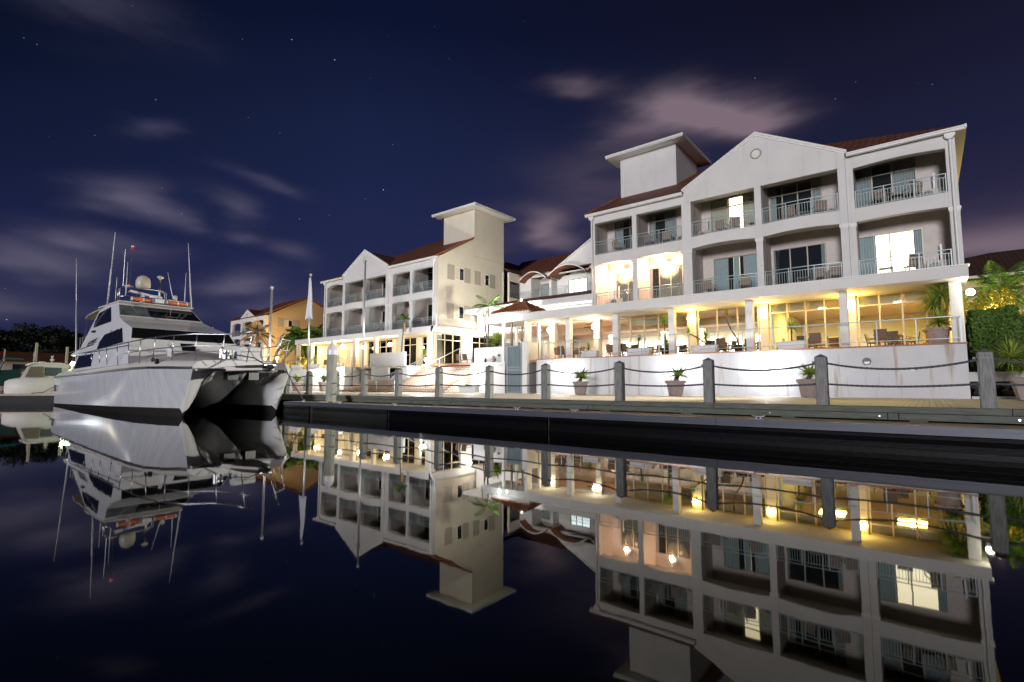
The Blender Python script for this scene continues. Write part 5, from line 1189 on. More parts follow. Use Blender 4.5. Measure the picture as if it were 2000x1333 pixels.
def palm_tree(name, label, x, y, z, h, nf, L_, lean=(0, 0), ll=.42, r=.09, elev=(-.3, 1.2), mt='palm', grp=None, dead=0, cat='palm', phase=0, crownshaft=True, lw=.035):
    o = thing(name, label, cat, (x, y, z), grp)
    pts = [(x + lean[0] * (i / 6) ** 1.5, y + lean[1] * (i / 6) ** 1.5, z + h * i / 6) for i in range(7)]
    m = MB(); m.tube(pts, [r * 1.25, r, r * .95, r * .9, r * .85, r * .8, r * .6], 10); m.build('trunk', M['palm_trunk'], o, smooth=True)
    lf = MB(); rc = MB(); c = pts[-1]
    for i in range(nf):
        a = i * 2.399 + phase; e = elev[0] + (elev[1] - elev[0]) * ((i + .5) / nf); dv = (math.cos(a) * math.cos(e), math.sin(a) * math.cos(e), math.sin(e))
        frond(lf, c, dv, L_ * rnd.uniform(.85, 1.1), .55 * math.cos(e) + .12, ll=ll, rachis=rc, lw=lw)
    lf.build('crown', M[mt], o); rc.build('frond_stalks', M['leaf'], o)
    if dead:
        dl = MB()
        for i in range(dead):
            a = i * 2.1; frond(dl, c, (math.cos(a) * .25, math.sin(a) * .25, -.9), L_ * .9, .1, ll=ll * .7)
        dl.build('dead_fronds', M['dead_leaf'], o)
    return o
palm_tree('palm_tree', 'slim palm with arching fronds growing from the raised planter', -26.25, 29.6, 4.24, 3.2, 8, 2.1, (.12, 0), .42, .075, (.05, 1.15), phase=2.6, lw=.03)
palm_tree('palm_tree', 'bare thin palm stem leaning beside the slim palm', -26.45, 29.75, 4.24, 2.9, 1, .35, (-.45, 0), .1, .05, (1.3, 1.4), mt='dead_leaf')
o = thing('palm_stump', 'short thin dead stem at the left of the raised planter', 'plant', (-27.0 + .3, 29.7, 4.24)); MB().tube([(-26.75, 29.7, 4.24), (-26.65, 29.7, 5.75)], .035, 6).build('stem', M['bark'], o); MB().ball((-26.65, 29.7, 5.85), .06, 8, 6, 1.8).build('bud', M['bark'], o)
o = thing('cycad', 'dense spiky cycad in the raised planter by the gatehouse', 'plant', (-25.35, 29.6, 4.24)); m = MB(); m.lathe([(.16, 4.24), (.18, 4.5), (.10, 4.62)], -25.35, 29.6, 12); m.build('trunk', M['bark'], o); lf = MB(); rosette(lf, (-25.35, 29.6, 4.55), 90, 1.15, .11, -.1, 1.45, .35); lf.build('leaves', M['yucca'], o)
o = thing('trailing_plant', 'pink flowered trailing plant spilling over the left edge of the planter', 'plant', (-27.1, 29.0, 4.2)); lf = MB()
for i in range(120): leaf_blade(lf, (-27.12 + rnd.gauss(0, .05), 28.95 + rnd.uniform(-.1, .5), 4.25 - rnd.random() * 1.0), (rnd.uniform(-1, 1), -1, rnd.uniform(-.5, .5)), .10, .06, .3, 2)
lf.build('leaves', mat('pink_leaves', (.30, .09, .16), .6), o)
palm_tree('palm_tree', 'tall palm with hanging dead fronds at the top of the stairs', -35.4, 27.6 + 1.0, 3.05, 3.9, 5, 1.0, (.35, 0), .35, .07, (.7, 1.4), dead=4)
# palm in front of the tan building (bushy, lit), and two behind
palm_tree('palm_tree', 'bushy palm against the tan building, left of the white flag', -66.0, 36, .8, 7.0, 34, 3.3, (0, 0), 1.0, .22, (-.5, 1.2), grp='bushy palms by the tan building', lw=.10)
palm_tree('palm_tree', 'bushy palm behind the flagpole, against the middle wing', -61.2, 36, .8, 6.7, 32, 3.2, (0, 0), .95, .22, (-.5, 1.2), grp='bushy palms by the tan building', phase=1, lw=.10)
palm_tree('palm_tree', 'brown drooping palm above the catamaran bow rail', -68.5, 31.5, .8, 7.4, 13, 2.6, (0, 0), .8, .22, (-.2, 1.3), mt='dead_leaf', phase=2, lw=.10)
palm_tree('palm_tree', 'feathery palm beyond the hedge at the right edge', 3.5, 39.0, .8, 5.7, 34, 2.5, (0, 0), .62, .16, (-.6, 1.3), phase=.3, lw=.035)
# ---- clumps of leaves
def clump(m, c, rx, ry, rz_, n, s_, shell=.5, cut=None):
    for i in range(n):
        u = rnd.uniform(-1, 1); a = rnd.uniform(0, 2 * math.pi); q = math.sqrt(1 - u * u); rr = shell + (1 - shell) * rnd.random() ** .5
        p = Vector((c[0] + rx * q * math.cos(a) * rr, c[1] + ry * q * math.sin(a) * rr, c[2] + rz_ * u * rr))
        nrm = Vector((q * math.cos(a), q * math.sin(a), u + .3)).normalized() + Vector((rnd.gauss(0, .5), rnd.gauss(0, .5), rnd.gauss(0, .5)))
        nrm.normalize(); a1 = nrm.orthogonal().normalized(); b1 = nrm.cross(a1); th = rnd.uniform(0, 6.28); d1 = a1 * math.cos(th) + b1 * math.sin(th); d2 = nrm.cross(d1); s2 = s_ * rnd.uniform(.6, 1.3)
        m.add([p - d1 * s2, p + d2 * s2 * .45, p + d1 * s2, p - d2 * s2 * .45], [(0, 1, 2, 3)])
def hedge(name, label, x0, x1, y, z0, z1, th, n, s_, mt='leaf', cat='hedge'):
    o = thing(name, label, cat, ((x0 + x1) / 2, y, z0)); m = MB()
    for i in range(n):
        t = rnd.random(); face = rnd.random(); x = x0 + (x1 - x0) * rnd.random()
        bump_ = .25 * math.sin(x * 2.3) + .18 * math.sin(x * 5.1 + z1)
        if face < .62: p = Vector((x, y - th / 2 - rnd.random() * .18 - bump_ * .5, z0 + (z1 - z0) * rnd.random()))
        elif face < .80: p = Vector((x, y + rnd.uniform(-th / 2, th / 2), z1 + bump_ * .4 - rnd.random() * .2))
        else: p = Vector((x0 - rnd.random() * .1 if rnd.random() < .5 else x1 + rnd.random() * .1, y + rnd.uniform(-th / 2, th / 2), z0 + (z1 - z0) * rnd.random()))
        nrm = Vector((rnd.gauss(0, .6), -1 + rnd.gauss(0, .5), rnd.gauss(.4, .6))).normalized(); d1 = nrm.orthogonal().normalized(); th_ = rnd.uniform(0, 6.28); b1 = nrm.cross(d1); e1 = d1 * math.cos(th_) + b1 * math.sin(th_); e2 = nrm.cross(e1); s2 = s_ * rnd.uniform(.6, 1.3)
        m.add([p - e1 * s2, p + e2 * s2 * .5, p + e1 * s2, p - e2 * s2 * .5], [(0, 1, 2, 3)])
    for q in range(int((x1 - x0) * 5)):
        xx = x0 + (x1 - x0) * rnd.random(); zt_ = z1 - .1 if q % 2 else z0 + (z1 - z0) * rnd.random(); clump(m, (xx, y - (0 if q % 2 else th / 2) + rnd.uniform(-.3, .3) * (q % 2), zt_), rnd.uniform(.25, .5), .3, rnd.uniform(.2, .42), 110, s_, .4)
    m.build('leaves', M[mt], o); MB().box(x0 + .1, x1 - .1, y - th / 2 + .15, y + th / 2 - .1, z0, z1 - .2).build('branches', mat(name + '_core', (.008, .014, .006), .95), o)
    return o
hedge('hedge', 'tall rounded green hedge right of the hotel corner', 1.75, 3.3, 33.0, 1.5, 4.85, 2.0, 5200, .085)
hedge('hedge', 'dark green hedge wall in the shade at the right edge', 3.2, 8.5, 35.0, 1.5, 4.55, 1.6, 6500, .085)
hedge('hedge', 'low dark clipped hedge behind the yucca planter', 1.9, 6.0, 31.2, 1.5, 2.95, 1.2, 3500, .06, 'leaf')
o = thing('garden_shrubs', 'yellow-lit shrubs rising above the hedge at right', 'shrubs', (3.5, 36, 4)); m = MB()
for i in range(13):
    x = 1.6 + i * .42; h_ = rnd.uniform(.7, 1.7)
    for j in range(5): clump(m, (x + rnd.gauss(0, .12), 35.8 + rnd.gauss(0, .2), 4.5 + h_ * j / 4), .36 * (1.15 - j / 6), .34, .28, 90, .085, .2)
m.build('leaves', M['leaf_yellow'], o); MB().box(1.4, 7, 35.7, 36.1, .8, 4.6).build('stems', M['bark'], o)
# yellow-lit hedge left of the middle wing terrace
o = thing('garden_shrubs', 'yellow-lit shrubs around the lamps left of the middle wing', 'shrubs', (-60, 33, .8)); m = MB()
for i in range(26): clump(m, (-73 + i * .8, 33.5 + rnd.gauss(0, .7), 2.4 + rnd.random() * 1.6), 1.2, 1.0, 1.1, 170, .16, .5)
m.build('leaves', M['leaf_yellow'], o)
# low white retaining wall, rocks and plinth at the right
o = thing('retaining_wall', 'low white retaining wall and plinth above dark rocks at right', 'wall', (4, 30, .8)); MB().box(1.40, 9, 29.4, 29.7, 1.52, 1.92).build('wall', M['wall_base'], o, bevel=.01); MB().box(1.40, 9, 28.6, 29.0, .80, .90).build('plinth', M['wall_base'], o, bevel=.01); MB().box(1.38, 9, 29.7, 34, .8, 1.5).build('soil', M['soil'], o)
for i in range(26):
    x = 1.6 + (i % 13) * .48 + rnd.uniform(-.1, .1); zc = 1.02 + (i // 13) * .28; s_ = rnd.uniform(.18, .3)
    m = MB(); m.ball((x, 29.12 + (i // 13) * .18, zc), s_, 6, 4, .75)
    m.v = [(a + rnd.gauss(0, .045), b_ + rnd.gauss(0, .04), c + rnd.gauss(0, .04)) for a, b_, c in m.v]
    o = m.build('rock', M['rock']); tag(o, 'dark angular rock in the pile under the low white wall at right', 'rock', 'dark rocks piled at right')
# ---- far trees
def tree(name, label, x, y, z, h, blobs, n, s_, mt='leaf_dark', grp='dark trees beyond the marina'):
    o = thing(name, label, 'tree', (x, y, z), grp); m = MB(); m.tube([(x, y, z), (x + .3, y, z + h * .45)], [.5, .35], 8)
    lf = MB()
    for (dx, dy, dz, r1, r2) in blobs:
        c = (x + dx, y + dy, z + dz); m.tube([(x + .3, y, z + h * .4), (x + dx * .5, y + dy * .5, z + dz * .75), c], [.3, .18, .05], 6)
        for q in range(6):
            a = rnd.uniform(0, 6.28); rr = r1 * rnd.uniform(.2, .75); clump(lf, (c[0] + rr * math.cos(a), c[1] + rr * math.sin(a), c[2] + rnd.uniform(-.3, .5) * r2), r1 * .5, r1 * .5, r2 * .5, n // 6, s_, .35)
    m.build('trunk', M['bark'], o); lf.build('crown', M[mt], o)
tree('dark_tree', 'broad umbrella-shaped dark tree beyond the small cruiser', -118.5, 17.2, .6, 11, [(0, 0, 9.9, 3.8, 1.7), (-.6, -3.4, 9.0, 3.2, 1.6), (.6, 3.6, 9.2, 3.2, 1.6), (0, -1.6, 8.0, 3.4, 1.6), (0, 2.0, 7.8, 3.4, 1.6), (.4, 5.4, 7.6, 2.6, 1.6), (0, -5, 7.4, 2.4, 1.5), (0, 0, 6.2, 5, 1.6), (0, 4.4, 5.8, 4, 1.6), (0, -4, 5.8, 4, 1.6)], 1300, .26)
tree('dark_tree', 'dark rounded tree at the left edge', -120, 9.5, .6, 9, [(0, 0, 8.2, 4.0, 2.0), (0, 3, 7.2, 3, 1.6), (0, -3, 8, 3, 1.8)], 700, .28)
tree('dark_tree', 'low dark tree between the umbrella tree and the catamaran', -121, 25.5, .6, 7, [(0, 0, 5.8, 3.2, 1.7), (0, 3, 5.4, 3.2, 1.6), (0, -3.4, 5.2, 3, 1.5)], 700, .26)
tree('dark_tree', 'dark bushy tree low behind the red roofed boathouse', -124, 18.5, .6, 6, [(0, -3, 4.6, 4, 2.0), (0, 3.5, 4.6, 4, 2.0), (0, 0, 4.8, 4, 2.2)], 700, .28)
tree('dark_tree', 'dark tree peeping above the catamaran deck beyond the antenna', -126, 36, .6, 7, [(0, 0, 5.0, 5, 2.0), (0, 6, 4.8, 4, 2)], 700, .28)
# ================================================================== big power catamaran
K = thing('catamaran', 'large white twin-hulled motor yacht with black windscreens and tall whip aerials', 'boat', (-35, 10.35, 0))
yc = 10.5
ST = [  # X, og, zg, ow, yk, zk, iw, yt, zt, nw, nz
    (-23.92, 8.36, 2.08, 8.37, 8.38, 2.02, 8.42, 8.56, 2.00, .30, 1.98),
    (-24.22, 8.18, 2.08, 8.38, 8.42, 1.55, 8.54, 9.15, 1.93, .50, 1.62),
    (-24.60, 7.98, 2.09, 8.38, 8.46, .90, 8.60, 9.20, 1.88, .52, 1.42),
    (-24.98, 7.80, 2.10, 8.33, 8.45, .15, 8.68, 9.25, 1.82, .55, 1.22),
    (-25.25, 7.70, 2.10, 8.28, 8.44, -.30, 8.74, 9.30, 1.76, .55, 1.10),
    (-26.4, 7.50, 2.12, 7.98, 8.40, -.6, 8.90, 9.35, 1.52, .56, .62),
    (-28.5, 7.46, 2.12, 7.68, 8.38, -.6, 9.02, 9.35, 1.25, .58, .20),
    (-32.0, 7.50, 2.08, 7.60, 8.38, -.6, 9.08, 9.35, 1.05, .58, .05),
    (-38.0, 7.64, 2.00, 7.69, 8.40, -.6, 9.08, 9.30, .75, .4, .45),
    (-47.5, 8.00, 1.93, 8.04, 8.45, -.5, 9.00, 9.25, .72, .3, .6),
]
def prof(s):
    X, og, zg, ow, yk, zk, iw, yt, zt, nw, nz = s
    bz = .12 + .26 * max(0, min(1, (X + 47.5) / 20)); zb = bz
    if zk > bz: zb = zk + .03
    p = [(og, zg), (og * .62 + ow * .38 - .0, zg * .62 + zb * .38), (og * .25 + ow * .75, zg * .3 + zb * .7), (ow, zb), (yk, zk), (iw, zb), (iw * .55 + yt * .45, zb * .55 + zt * .45 - .10 * (zt - zb)), (yt, zt), (yc - nw, zt - .02), (yc, nz)]
    full = [(X, y, z) for y, z in p] + [(X, 2 * yc - y, z) for y, z in p[-2::-1]]
    return full
rows = [prof(s) for s in ST]; n = len(rows[0])
m = MB(); m.cm = 0
for i in range(len(rows) - 1):
    for j in range(n - 1):
        m.cm = 1 if j in (3, 4, n - 5, n - 6) and ST[i][5] < .5 else (2 if j in (0, 1, 2, n - 2, n - 3, n - 4) else 0)
        m.add([rows[i][j], rows[i][j + 1], rows[i + 1][j + 1], rows[i + 1][j]], [(0, 1, 2, 3)])
m.cm = 0; m.add(rows[-1], [tuple(range(n))])
hull = m.build('hull', [M['boat_white'], M['antifoul'], M['boat_silver']], K)
# weld and smooth so the topsides read as one skin
import bmesh
bm_ = bmesh.new(); bm_.from_mesh(hull.data); bmesh.ops.remove_doubles(bm_, verts=bm_.verts, dist=.002)
for f in bm_.faces: f.smooth = True
for e in bm_.edges:
    if len(e.link_faces) == 2 and e.calc_face_angle() > R(28): e.smooth = False
bm_.to_mesh(hull.data); bm_.free()
# deck with raised moulding
cr = lambda X: min(.62, max(0.0, (-24.0 - X) * .12))
m = MB(); rws = []
for s in ST:
    X, og, zg = s[0], s[1], s[2]; hw = yc - og
    half = [(og - .03, zg), (og + .02, zg + .06), (og + .16, zg + .26), (og + .35, zg + .34), (og + .38 * hw, zg + .36 + .5 * cr(X)), (og + .7 * hw, zg + .38 + .9 * cr(X)), (yc, zg + .38 + cr(X))]
    rws.append([(X, y, z) for y, z in half] + [(X, 2 * yc - y, z) for y, z in half[-2::-1]])
front = [(x + .32, y * .97 + yc * .03, z - .28 * (abs(z - ST[0][2]) > .2)) for x, y, z in rws[0]]
m.grid(rws)
m.build('deck', M['boat_deck'], K, smooth=True)
m = MB(); q0 = rws[0]; q1 = [(x + .16, y, 2.05) for x, y, z in q0]; m.grid([q0, q1]); m.box(-24.0, -23.76, 8.5, 12.5, 1.96, 2.05); m.build('front_beam', M['boat_white'], K)
m = MB(); m.prism([(-24.0, 9.55), (-22.2, 9.8), (-21.45, 10.1), (-21.45, 10.6), (-22.2, 10.9), (-24.0, 11.15)], 'z', 1.98, 2.16); m.build('anchor_platform', M['boat_deck'], K, bevel=.03)
m = MB(); m.tube([(-23.9, 9.7, 2.12), (-22.2, 9.78, 2.14), (-21.4, 10.1, 2.14), (-21.4, 10.6, 2.14), (-22.2, 10.92, 2.14)], .06, 6)
for sgn in (-1, 1):
    L_ = [(s[0], yc + sgn * (yc - s[1] + .02), s[2] + .01) for s in ST]; m.tube(L_, .055, 6)
m.tube([(-23.72, 8.5, 2.03), (-23.70, 12.2, 2.03)], .05, 6)
m.build('rub_rail', M['brown_rub'], K)
m = MB(); m.prism([(-21.25, 2.22), (-21.1, 2.10), (-21.5, 1.95), (-22.6, 1.98), (-22.6, 2.06)], 'y', 10.25, 10.45); m.tube([(-21.35, 10.1, 2.2), (-21.35, 10.6, 2.2)], .08, 8); m.tube([(-21.9, 10.35, 2.3), (-22.8, 10.35, 2.55), (-24.6, 10.35, 2.75)], .03, 5); m.build('anchor_roller', M['steel'], K)
m = MB(); m.lathe([(.20, 2.5), (.18, 2.75), (.10, 2.78), (.16, 2.86), (.16, 2.95)], -25.0, 10.1, 12); m.tube([(-25.0, 9.9, 2.6), (-25.0, 9.9, 3.0)], .10, 8); m.build('windlass', M['steel'], K)
m = MB(); m.prism([(-24.3, 2.5), (-24.6, 3.15), (-25.0, 3.2), (-25.6, 2.5)], 'y', 10.55, 11.5); m.build('deck_locker', M['boat_white'], K, bevel=.05)
m = MB(); m.box(-26.5, -25.9, 8.6, 9.3, 2.47, 2.56); m.build('deck_hatch', M['boat_white'], K, bevel=.03)
# tunnel brackets seen between the bows
for y in (9.3, 11.75): MB().tube([(-23.95, y, 1.95), (-24.6, y - .04, 1.62), (-25.2, y - .08, 1.35)], [.05, .12, .03], 6).build('tunnel_strake', M['boat_white'], K, smooth=True)
m = MB(); m.box(-24.4, -23.95, 9.8, 10.25, 1.60, 1.955); m.build('tunnel_opening', M['black'], K); MB().box(-24.4, -23.95, 10.7, 11.15, 1.60, 1.955).build('tunnel_opening', M['black'], K)
# superstructure
hb = lambda z: 2.55 - (z - 3.72) * .27
OUT = [(-40.5, 2.2), (-40.5, 3.20), (-42.5, 3.24), (-42.4, 3.40), (-40.7, 3.60), (-39.8, 6.02), (-39.0, 6.16), (-36.3, 6.16), (-36.05, 6.04), (-34.8, 5.21), (-33.7, 4.86), (-31.6, 4.34), (-30.95, 3.68), (-30.0, 2.75), (-29.7, 2.4)]
L1 = [(x, yc - hb(z), z) for x, z in OUT]; L2 = [(x, yc + hb(z), z) for x, z in OUT]; n = len(OUT)
m = MB(); m.add(L1 + L2, [tuple(range(n)), tuple(range(2 * n - 1, n - 1, -1))] + [(i, i + n, (i + 1) % n + n, (i + 1) % n) for i in range(n)])
m.build('superstructure', M['boat_white'], K, bevel=.035)
m = MB(); m.box(-40.2, -35.85, yc - 1.94, yc + 1.94, 6.165, 6.24); m.build('hardtop', M['boat_deck'], K, bevel=.04)
def side_win(pts, name='side_window', mt='boat_glass', off=.02, sg=-1):
    m = MB(); q = [(x, yc + sg * (hb(z) + off), z) for x, z in pts]; q2 = [(x, yc + sg * (hb(z) - .03), z) for x, z in pts]; k_ = len(pts)
    m.add(q + q2, [tuple(range(k_)), tuple(range(2 * k_ - 1, k_ - 1, -1))] + [(i, i + k_, (i + 1) % k_ + k_, (i + 1) % k_) for i in range(k_)])
    o = m.build(name, M[mt], K, bevel=.01); return o
for sg in (-1, 1):
    o = side_win([(-36.1, 4.23), (-33.1, 4.40), (-31.9, 3.55), (-36.5, 3.36), (-36.6, 3.8)], sg=sg)
    m = MB()
    for xx in (-35.2, -34.2, -33.4): m.add([(xx, yc + sg * (hb(3.5) + .028), 3.52), (xx + .09, yc + sg * (hb(3.5) + .028), 3.52), (xx + .29, yc + sg * (hb(4.4) + .028), 4.42), (xx + .2, yc + sg * (hb(4.4) + .028), 4.42)], [(0, 1, 2, 3)])
    m.build('mullion', M['black'], o)
    o = side_win([(-39.5, 5.80), (-37.3, 5.98), (-35.9, 4.98), (-39.4, 4.84), (-39.7, 5.2)], sg=sg)
    m = MB()
    for xx in (-38.9, -38.1, -37.4): m.add([(xx, yc + sg * (hb(4.9) + .028), 4.93), (xx + .07, yc + sg * (hb(4.9) + .028), 4.93), (xx + .12, yc + sg * (hb(5.75) + .028), 5.80), (xx + .05, yc + sg * (hb(5.75) + .028), 5.80)], [(0, 1, 2, 3)])
    m.build('mullion', M['black'], o)
    side_win([(-40.1, 3.14), (-36.9, 3.16), (-36.3, 2.42), (-40.0, 2.34)], sg=sg)
def front_win(x0, z0, x1, z1, fr, names, mts):
    """panes across a raked front; fr = fractional spans of half-width"""
    for (a, c, mt, z1a, z1c) in fr:
        nx, nz = (z1 - z0), -(x1 - x0); l_ = math.hypot(nx, nz); nx, nz = nx / l_ * .02, nz / l_ * .02
        m = MB(); w0, w1 = hb(z0) - .07, hb(z1) - .07
        q = [(x0 + nx, yc + a * w0, z0 + nz), (x0 + nx, yc + c * w0, z0 + nz), (x1 + nx, yc + c * w1, z1 + nz), (x1 + nx, yc + a * w1, z1 + nz)]
        q2 = [(x - nx * 1.5, y, z - nz * 1.5) for x, y, z in q]
        m.add(q + q2, [(0, 1, 2, 3), (7, 6, 5, 4), (0, 4, 5, 1), (1, 5, 6, 2), (2, 6, 7, 3), (3, 7, 4, 0)]); m.build('windscreen', M[mt], K)
def lerp(a, b_, t): return a + (b_ - a) * t
front_win(lerp(-34.8, -36.05, .10), lerp(5.21, 6.04, .10), lerp(-34.8, -36.05, .92), lerp(5.21, 6.04, .92), [(-1, -.30, 'boat_glass_pale', 0, 0), (-.29, .10, 'boat_glass', 0, 0), (.11, .52, 'boat_glass', 0, 0), (.53, 1, 'boat_glass', 0, 0)], None, None)
front_win(lerp(-30.95, -31.6, .08), lerp(3.68, 4.34, .08), lerp(-30.95, -31.6, .95), lerp(3.68, 4.34, .95), [(-1, -.36, 'boat_glass', 0, 0), (-.35, .05, 'boat_glass', 0, 0), (.06, .55, 'boat_glass', 0, 0), (.56, 1, 'boat_glass', 0, 0)], None, None)
front_win(lerp(-30.0, -30.95, .45), lerp(2.75, 3.68, .45), lerp(-30.0, -30.95, .88), lerp(2.75, 3.68, .88), [(-.14, .12, 'boat_glass', 0, 0)], None, None)
m = MB(); m.tube([(-35.9, 11.2, 5.98), (-35.3, 11.0, 5.58)], .015, 5); m.tube([(-35.9, 9.2, 5.98), (-35.3, 9.3, 5.58)], .012, 5); m.build('wiper', M['alu_pole'], K)
# two white fins (air intakes) on the foredeck, deck box, small fittings
for y in (8.75, 12.2): MB().prism([(-28.0, 2.7), (-27.3, 2.6), (-27.65, 3.05), (-28.15, 3.46), (-28.3, 3.46), (-28.2, 3.05)], 'y', y - .05, y + .05).build('deck_fin', M['boat_white'], K, bevel=.02)
m = MB(); m.box(-28.4, -27.7, 11.1, 11.8, 2.8, 3.2); m.build('deck_box', M['boat_white'], K, bevel=.03)
m = MB(); m.box(-26.65, -26.45, 7.66, 7.76, 2.28, 2.56); m.box(-26.0, -25.8, 7.60, 7.72, 2.28, 2.5); m.build('deck_fitting', M['black'], K, bevel=.02)
# portholes and boot stripe openings
m = MB()
for x, z in [(-34.6, 1.55), (-33.3, 1.52), (-32.0, 1.50), (-37.4, 1.0), (-36.2, .98), (-43.8, 1.55)]:
    m.ball((x, 7.66 + (-.04 if z > 1.2 else .06) + max(0, (-x - 33)) * .038, z), .085, 10, 6)
m.build('porthole', M['black'], K, smooth=True)
m = MB(); m.box(-47.9, -46.6, 7.9, 8.1, .95, 1.02); m.box(-46.9, -46.8, 7.88, 7.98, 1.0, 1.4); m.build('stern_bracket', M['grey_paint'], K)
# guard rails
m = MB()
P0 = [(-42.4, 7.92, 3.30), (-38, 7.72, 3.28), (-34, 7.55, 3.32), (-30, 7.48, 3.38), (-27, 7.55, 3.44), (-25.2, 7.85, 3.48), (-24.0, 8.4, 3.52), (-23.4, 9.2, 3.52), (-22.4, 9.65, 3.55), (-21.5, 9.95, 3.62)]
m.tube(P0, .028, 6); m.tube([(x + (.1 if i > 5 else 0), y + .05, z - .5) for i, (x, y, z) in enumerate(P0)][3:], .018, 6)
P1 = [(x, 2 * yc - y, z) for x, y, z in P0]; m.tube(P1, .028, 6); m.tube([(x, y, z - .5) for x, y, z in P1][3:], .018, 6)
for t, bx in [(0.0, 0), (.9, 0), (1.3, 0), (1.8, 0), (2.2, 0), (2.7, 0), (3.2, 0), (3.75, -.3), (4.4, -.5), (5.2, -.4), (6.1, -.3), (7.2, -.5), (8.6, -.6)]:
    i = min(int(t), 8); f = t - i; q = [lerp(P0[i][k_], P0[i + 1][k_], f) for k_ in range(3)]
    for sgn in (1, -1):
        y = q[1] if sgn > 0 else 2 * yc - q[1]; m.tube([(q[0], y, q[2]), (q[0] + bx, y + sgn * .08, 2.34)], .020, 6)
m.build('guard_rail', M['steel'], K, smooth=True)
# bimini and fly deck rails aft
m = MB(); m.prism([(-43.4, 5.82), (-42.6, 6.0), (-39.8, 6.14), (-39.7, 6.07), (-42.6, 5.93), (-43.35, 5.75)], 'y', 8.6, 12.4); m.build('bimini', M['canvas'], K)
m = MB()
for y in (8.65, 12.3): m.tube([(-43.3, y, 5.80), (-42.3, y - .2, 3.4)], .03, 6)
m.tube([(-41.0, 8.3, 4.45), (-42.6, 8.2, 4.4), (-42.7, 9.0, 4.4), (-42.7, 11.7, 4.4), (-42.6, 12.3, 4.4)], .022, 6)
for x in (-41.2, -41.9, -42.5): m.tube([(x, 8.25, 4.43), (x, 8.25, 3.4)], .018, 6)
m.tube([(-42.9, 7.85, 3.46), (-37.5, 7.9, 3.72)], .022, 6)
m.build('aft_rail', M['steel'], K)
m = MB(); m.box(-41.6, -41.0, 8.6, 9.3, 3.4, 4.3); m.box(-42.4, -41.9, 8.5, 8.9, 3.4, 4.0); m.build('fly_seat', M['canvas'], K, bevel=.05)
m = MB(); m.box(-38.9, -38.5, 8.05, 8.25, 4.50, 4.62); m.build('navigation_light', M['black'], K)
# name on the side, as dark lettering
tx = bpy.data.curves.new('name_lettering', 'FONT'); tx.body = 'LEE TSUKU I'; tx.size = .40; tx.shear = .2; tx.extrude = .004; tx.space_character = .92; tx.offset = .008
tt = bpy.data.objects.new('lettering_curve', tx); COL.objects.link(tt); bpy.context.view_layer.update()
to = bpy.data.objects.new('name_lettering', bpy.data.meshes.new_from_object(tt.evaluated_get(bpy.context.evaluated_depsgraph_get()))); COL.objects.link(to); to.data.materials.clear(); to.data.materials.append(M['black']); to.parent = K
bpy.data.objects.remove(tt); bpy.data.curves.remove(tx)
zz = 3.66; to.location = Vector((-39.15, yc - hb(3.70) - .03, zz)) - K.location; to.rotation_euler = (R(90 - 15.1), R(-5.5), 0)
# roof gear (built slightly forward, then set on the hardtop)
m = MB(); m.tube([(-35.9, 8.55, 6.1), (-35.8, 8.55, 6.42), (-35.4, 8.8, 6.45), (-35.4, 11.8, 6.45), (-35.5, 12.05, 6.42), (-35.6, 12.05, 6.1)], .03, 6)
m.tube([(-36.2, 8.6, 6.1), (-36.1, 8.6, 6.95), (-36.0, 8.85, 7.05), (-36.0, 10.7, 7.05), (-36.1, 10.95, 6.95), (-36.2, 10.95, 6.1)], .03, 6)
m.tube([(-36.5, 8.6, 6.1), (-36.4, 8.6, 6.95), (-36.35, 8.85, 7.08), (-36.35, 10.7, 7.08), (-36.4, 10.95, 6.95), (-36.5, 10.95, 6.1)], .03, 6)
for y in (9.0, 9.6, 10.2, 10.7): m.tube([(-36.0, y, 7.05), (-36.35, y, 7.08)], .02, 6)
m.tube([(-36.0, 10.55, 6.1), (-36.0, 10.55, 7.75)], .045, 8); m.tube([(-36.0, 10.7, 6.3), (-36.0, 10.6, 6.9)], .02, 6)
m.v = [(x - .35, y + .13, z + .08) for x, y, z in m.v]; m.build('roof_arch', M['steel'], K, smooth=True)
def GS(q): q.v = [(x - .35, y + .13, z + .08) for x, y, z in q.v]; return q
def KP(name, mb_, mt, **kw): return GS(mb_).build(name, M[mt], K, **kw)
KP('satellite_dome', MB().lathe([(.22, 7.08), (.36, 7.12), (.38, 7.35), (.37, 7.55), (.29, 7.75), (.15, 7.86), (.01, 7.89)], -36.15, 9.72, 20), 'cream_plastic', smooth=True)
KP('vhf_dish', MB().lathe([(.05, 7.7), (.06, 7.78), (.17, 7.84), (.17, 7.92), (.10, 7.97)], -36.0, 10.55, 14), 'cream_plastic', smooth=True)
m = MB(); m.prism([(8.95, 6.72), (9.0, 6.86), (10.35, 6.66), (10.35, 6.54)], 'x', -35.9, -35.65); m.lathe([(.10, 6.1), (.16, 6.3), (.18, 6.5), (.08, 6.62)], -35.8, 9.65, 12); KP('radar_scanner', m, 'white_plastic', bevel=.02)
KP('radar_dome', MB().lathe([(.30, 6.48), (.33, 6.54), (.33, 6.62), (.2, 6.68)], -35.7, 10.28, 20), 'white_plastic', smooth=True); KP('blue_cover', MB().lathe([(.22, 6.36), (.31, 6.40), (.325, 6.477)], -35.7, 10.28, 20), 'blue')
KP('small_dome', MB().lathe([(.11, 6.5), (.13, 6.6), (.12, 6.74), (.07, 6.78)], -35.4, 11.2, 12), 'cream_plastic', smooth=True)
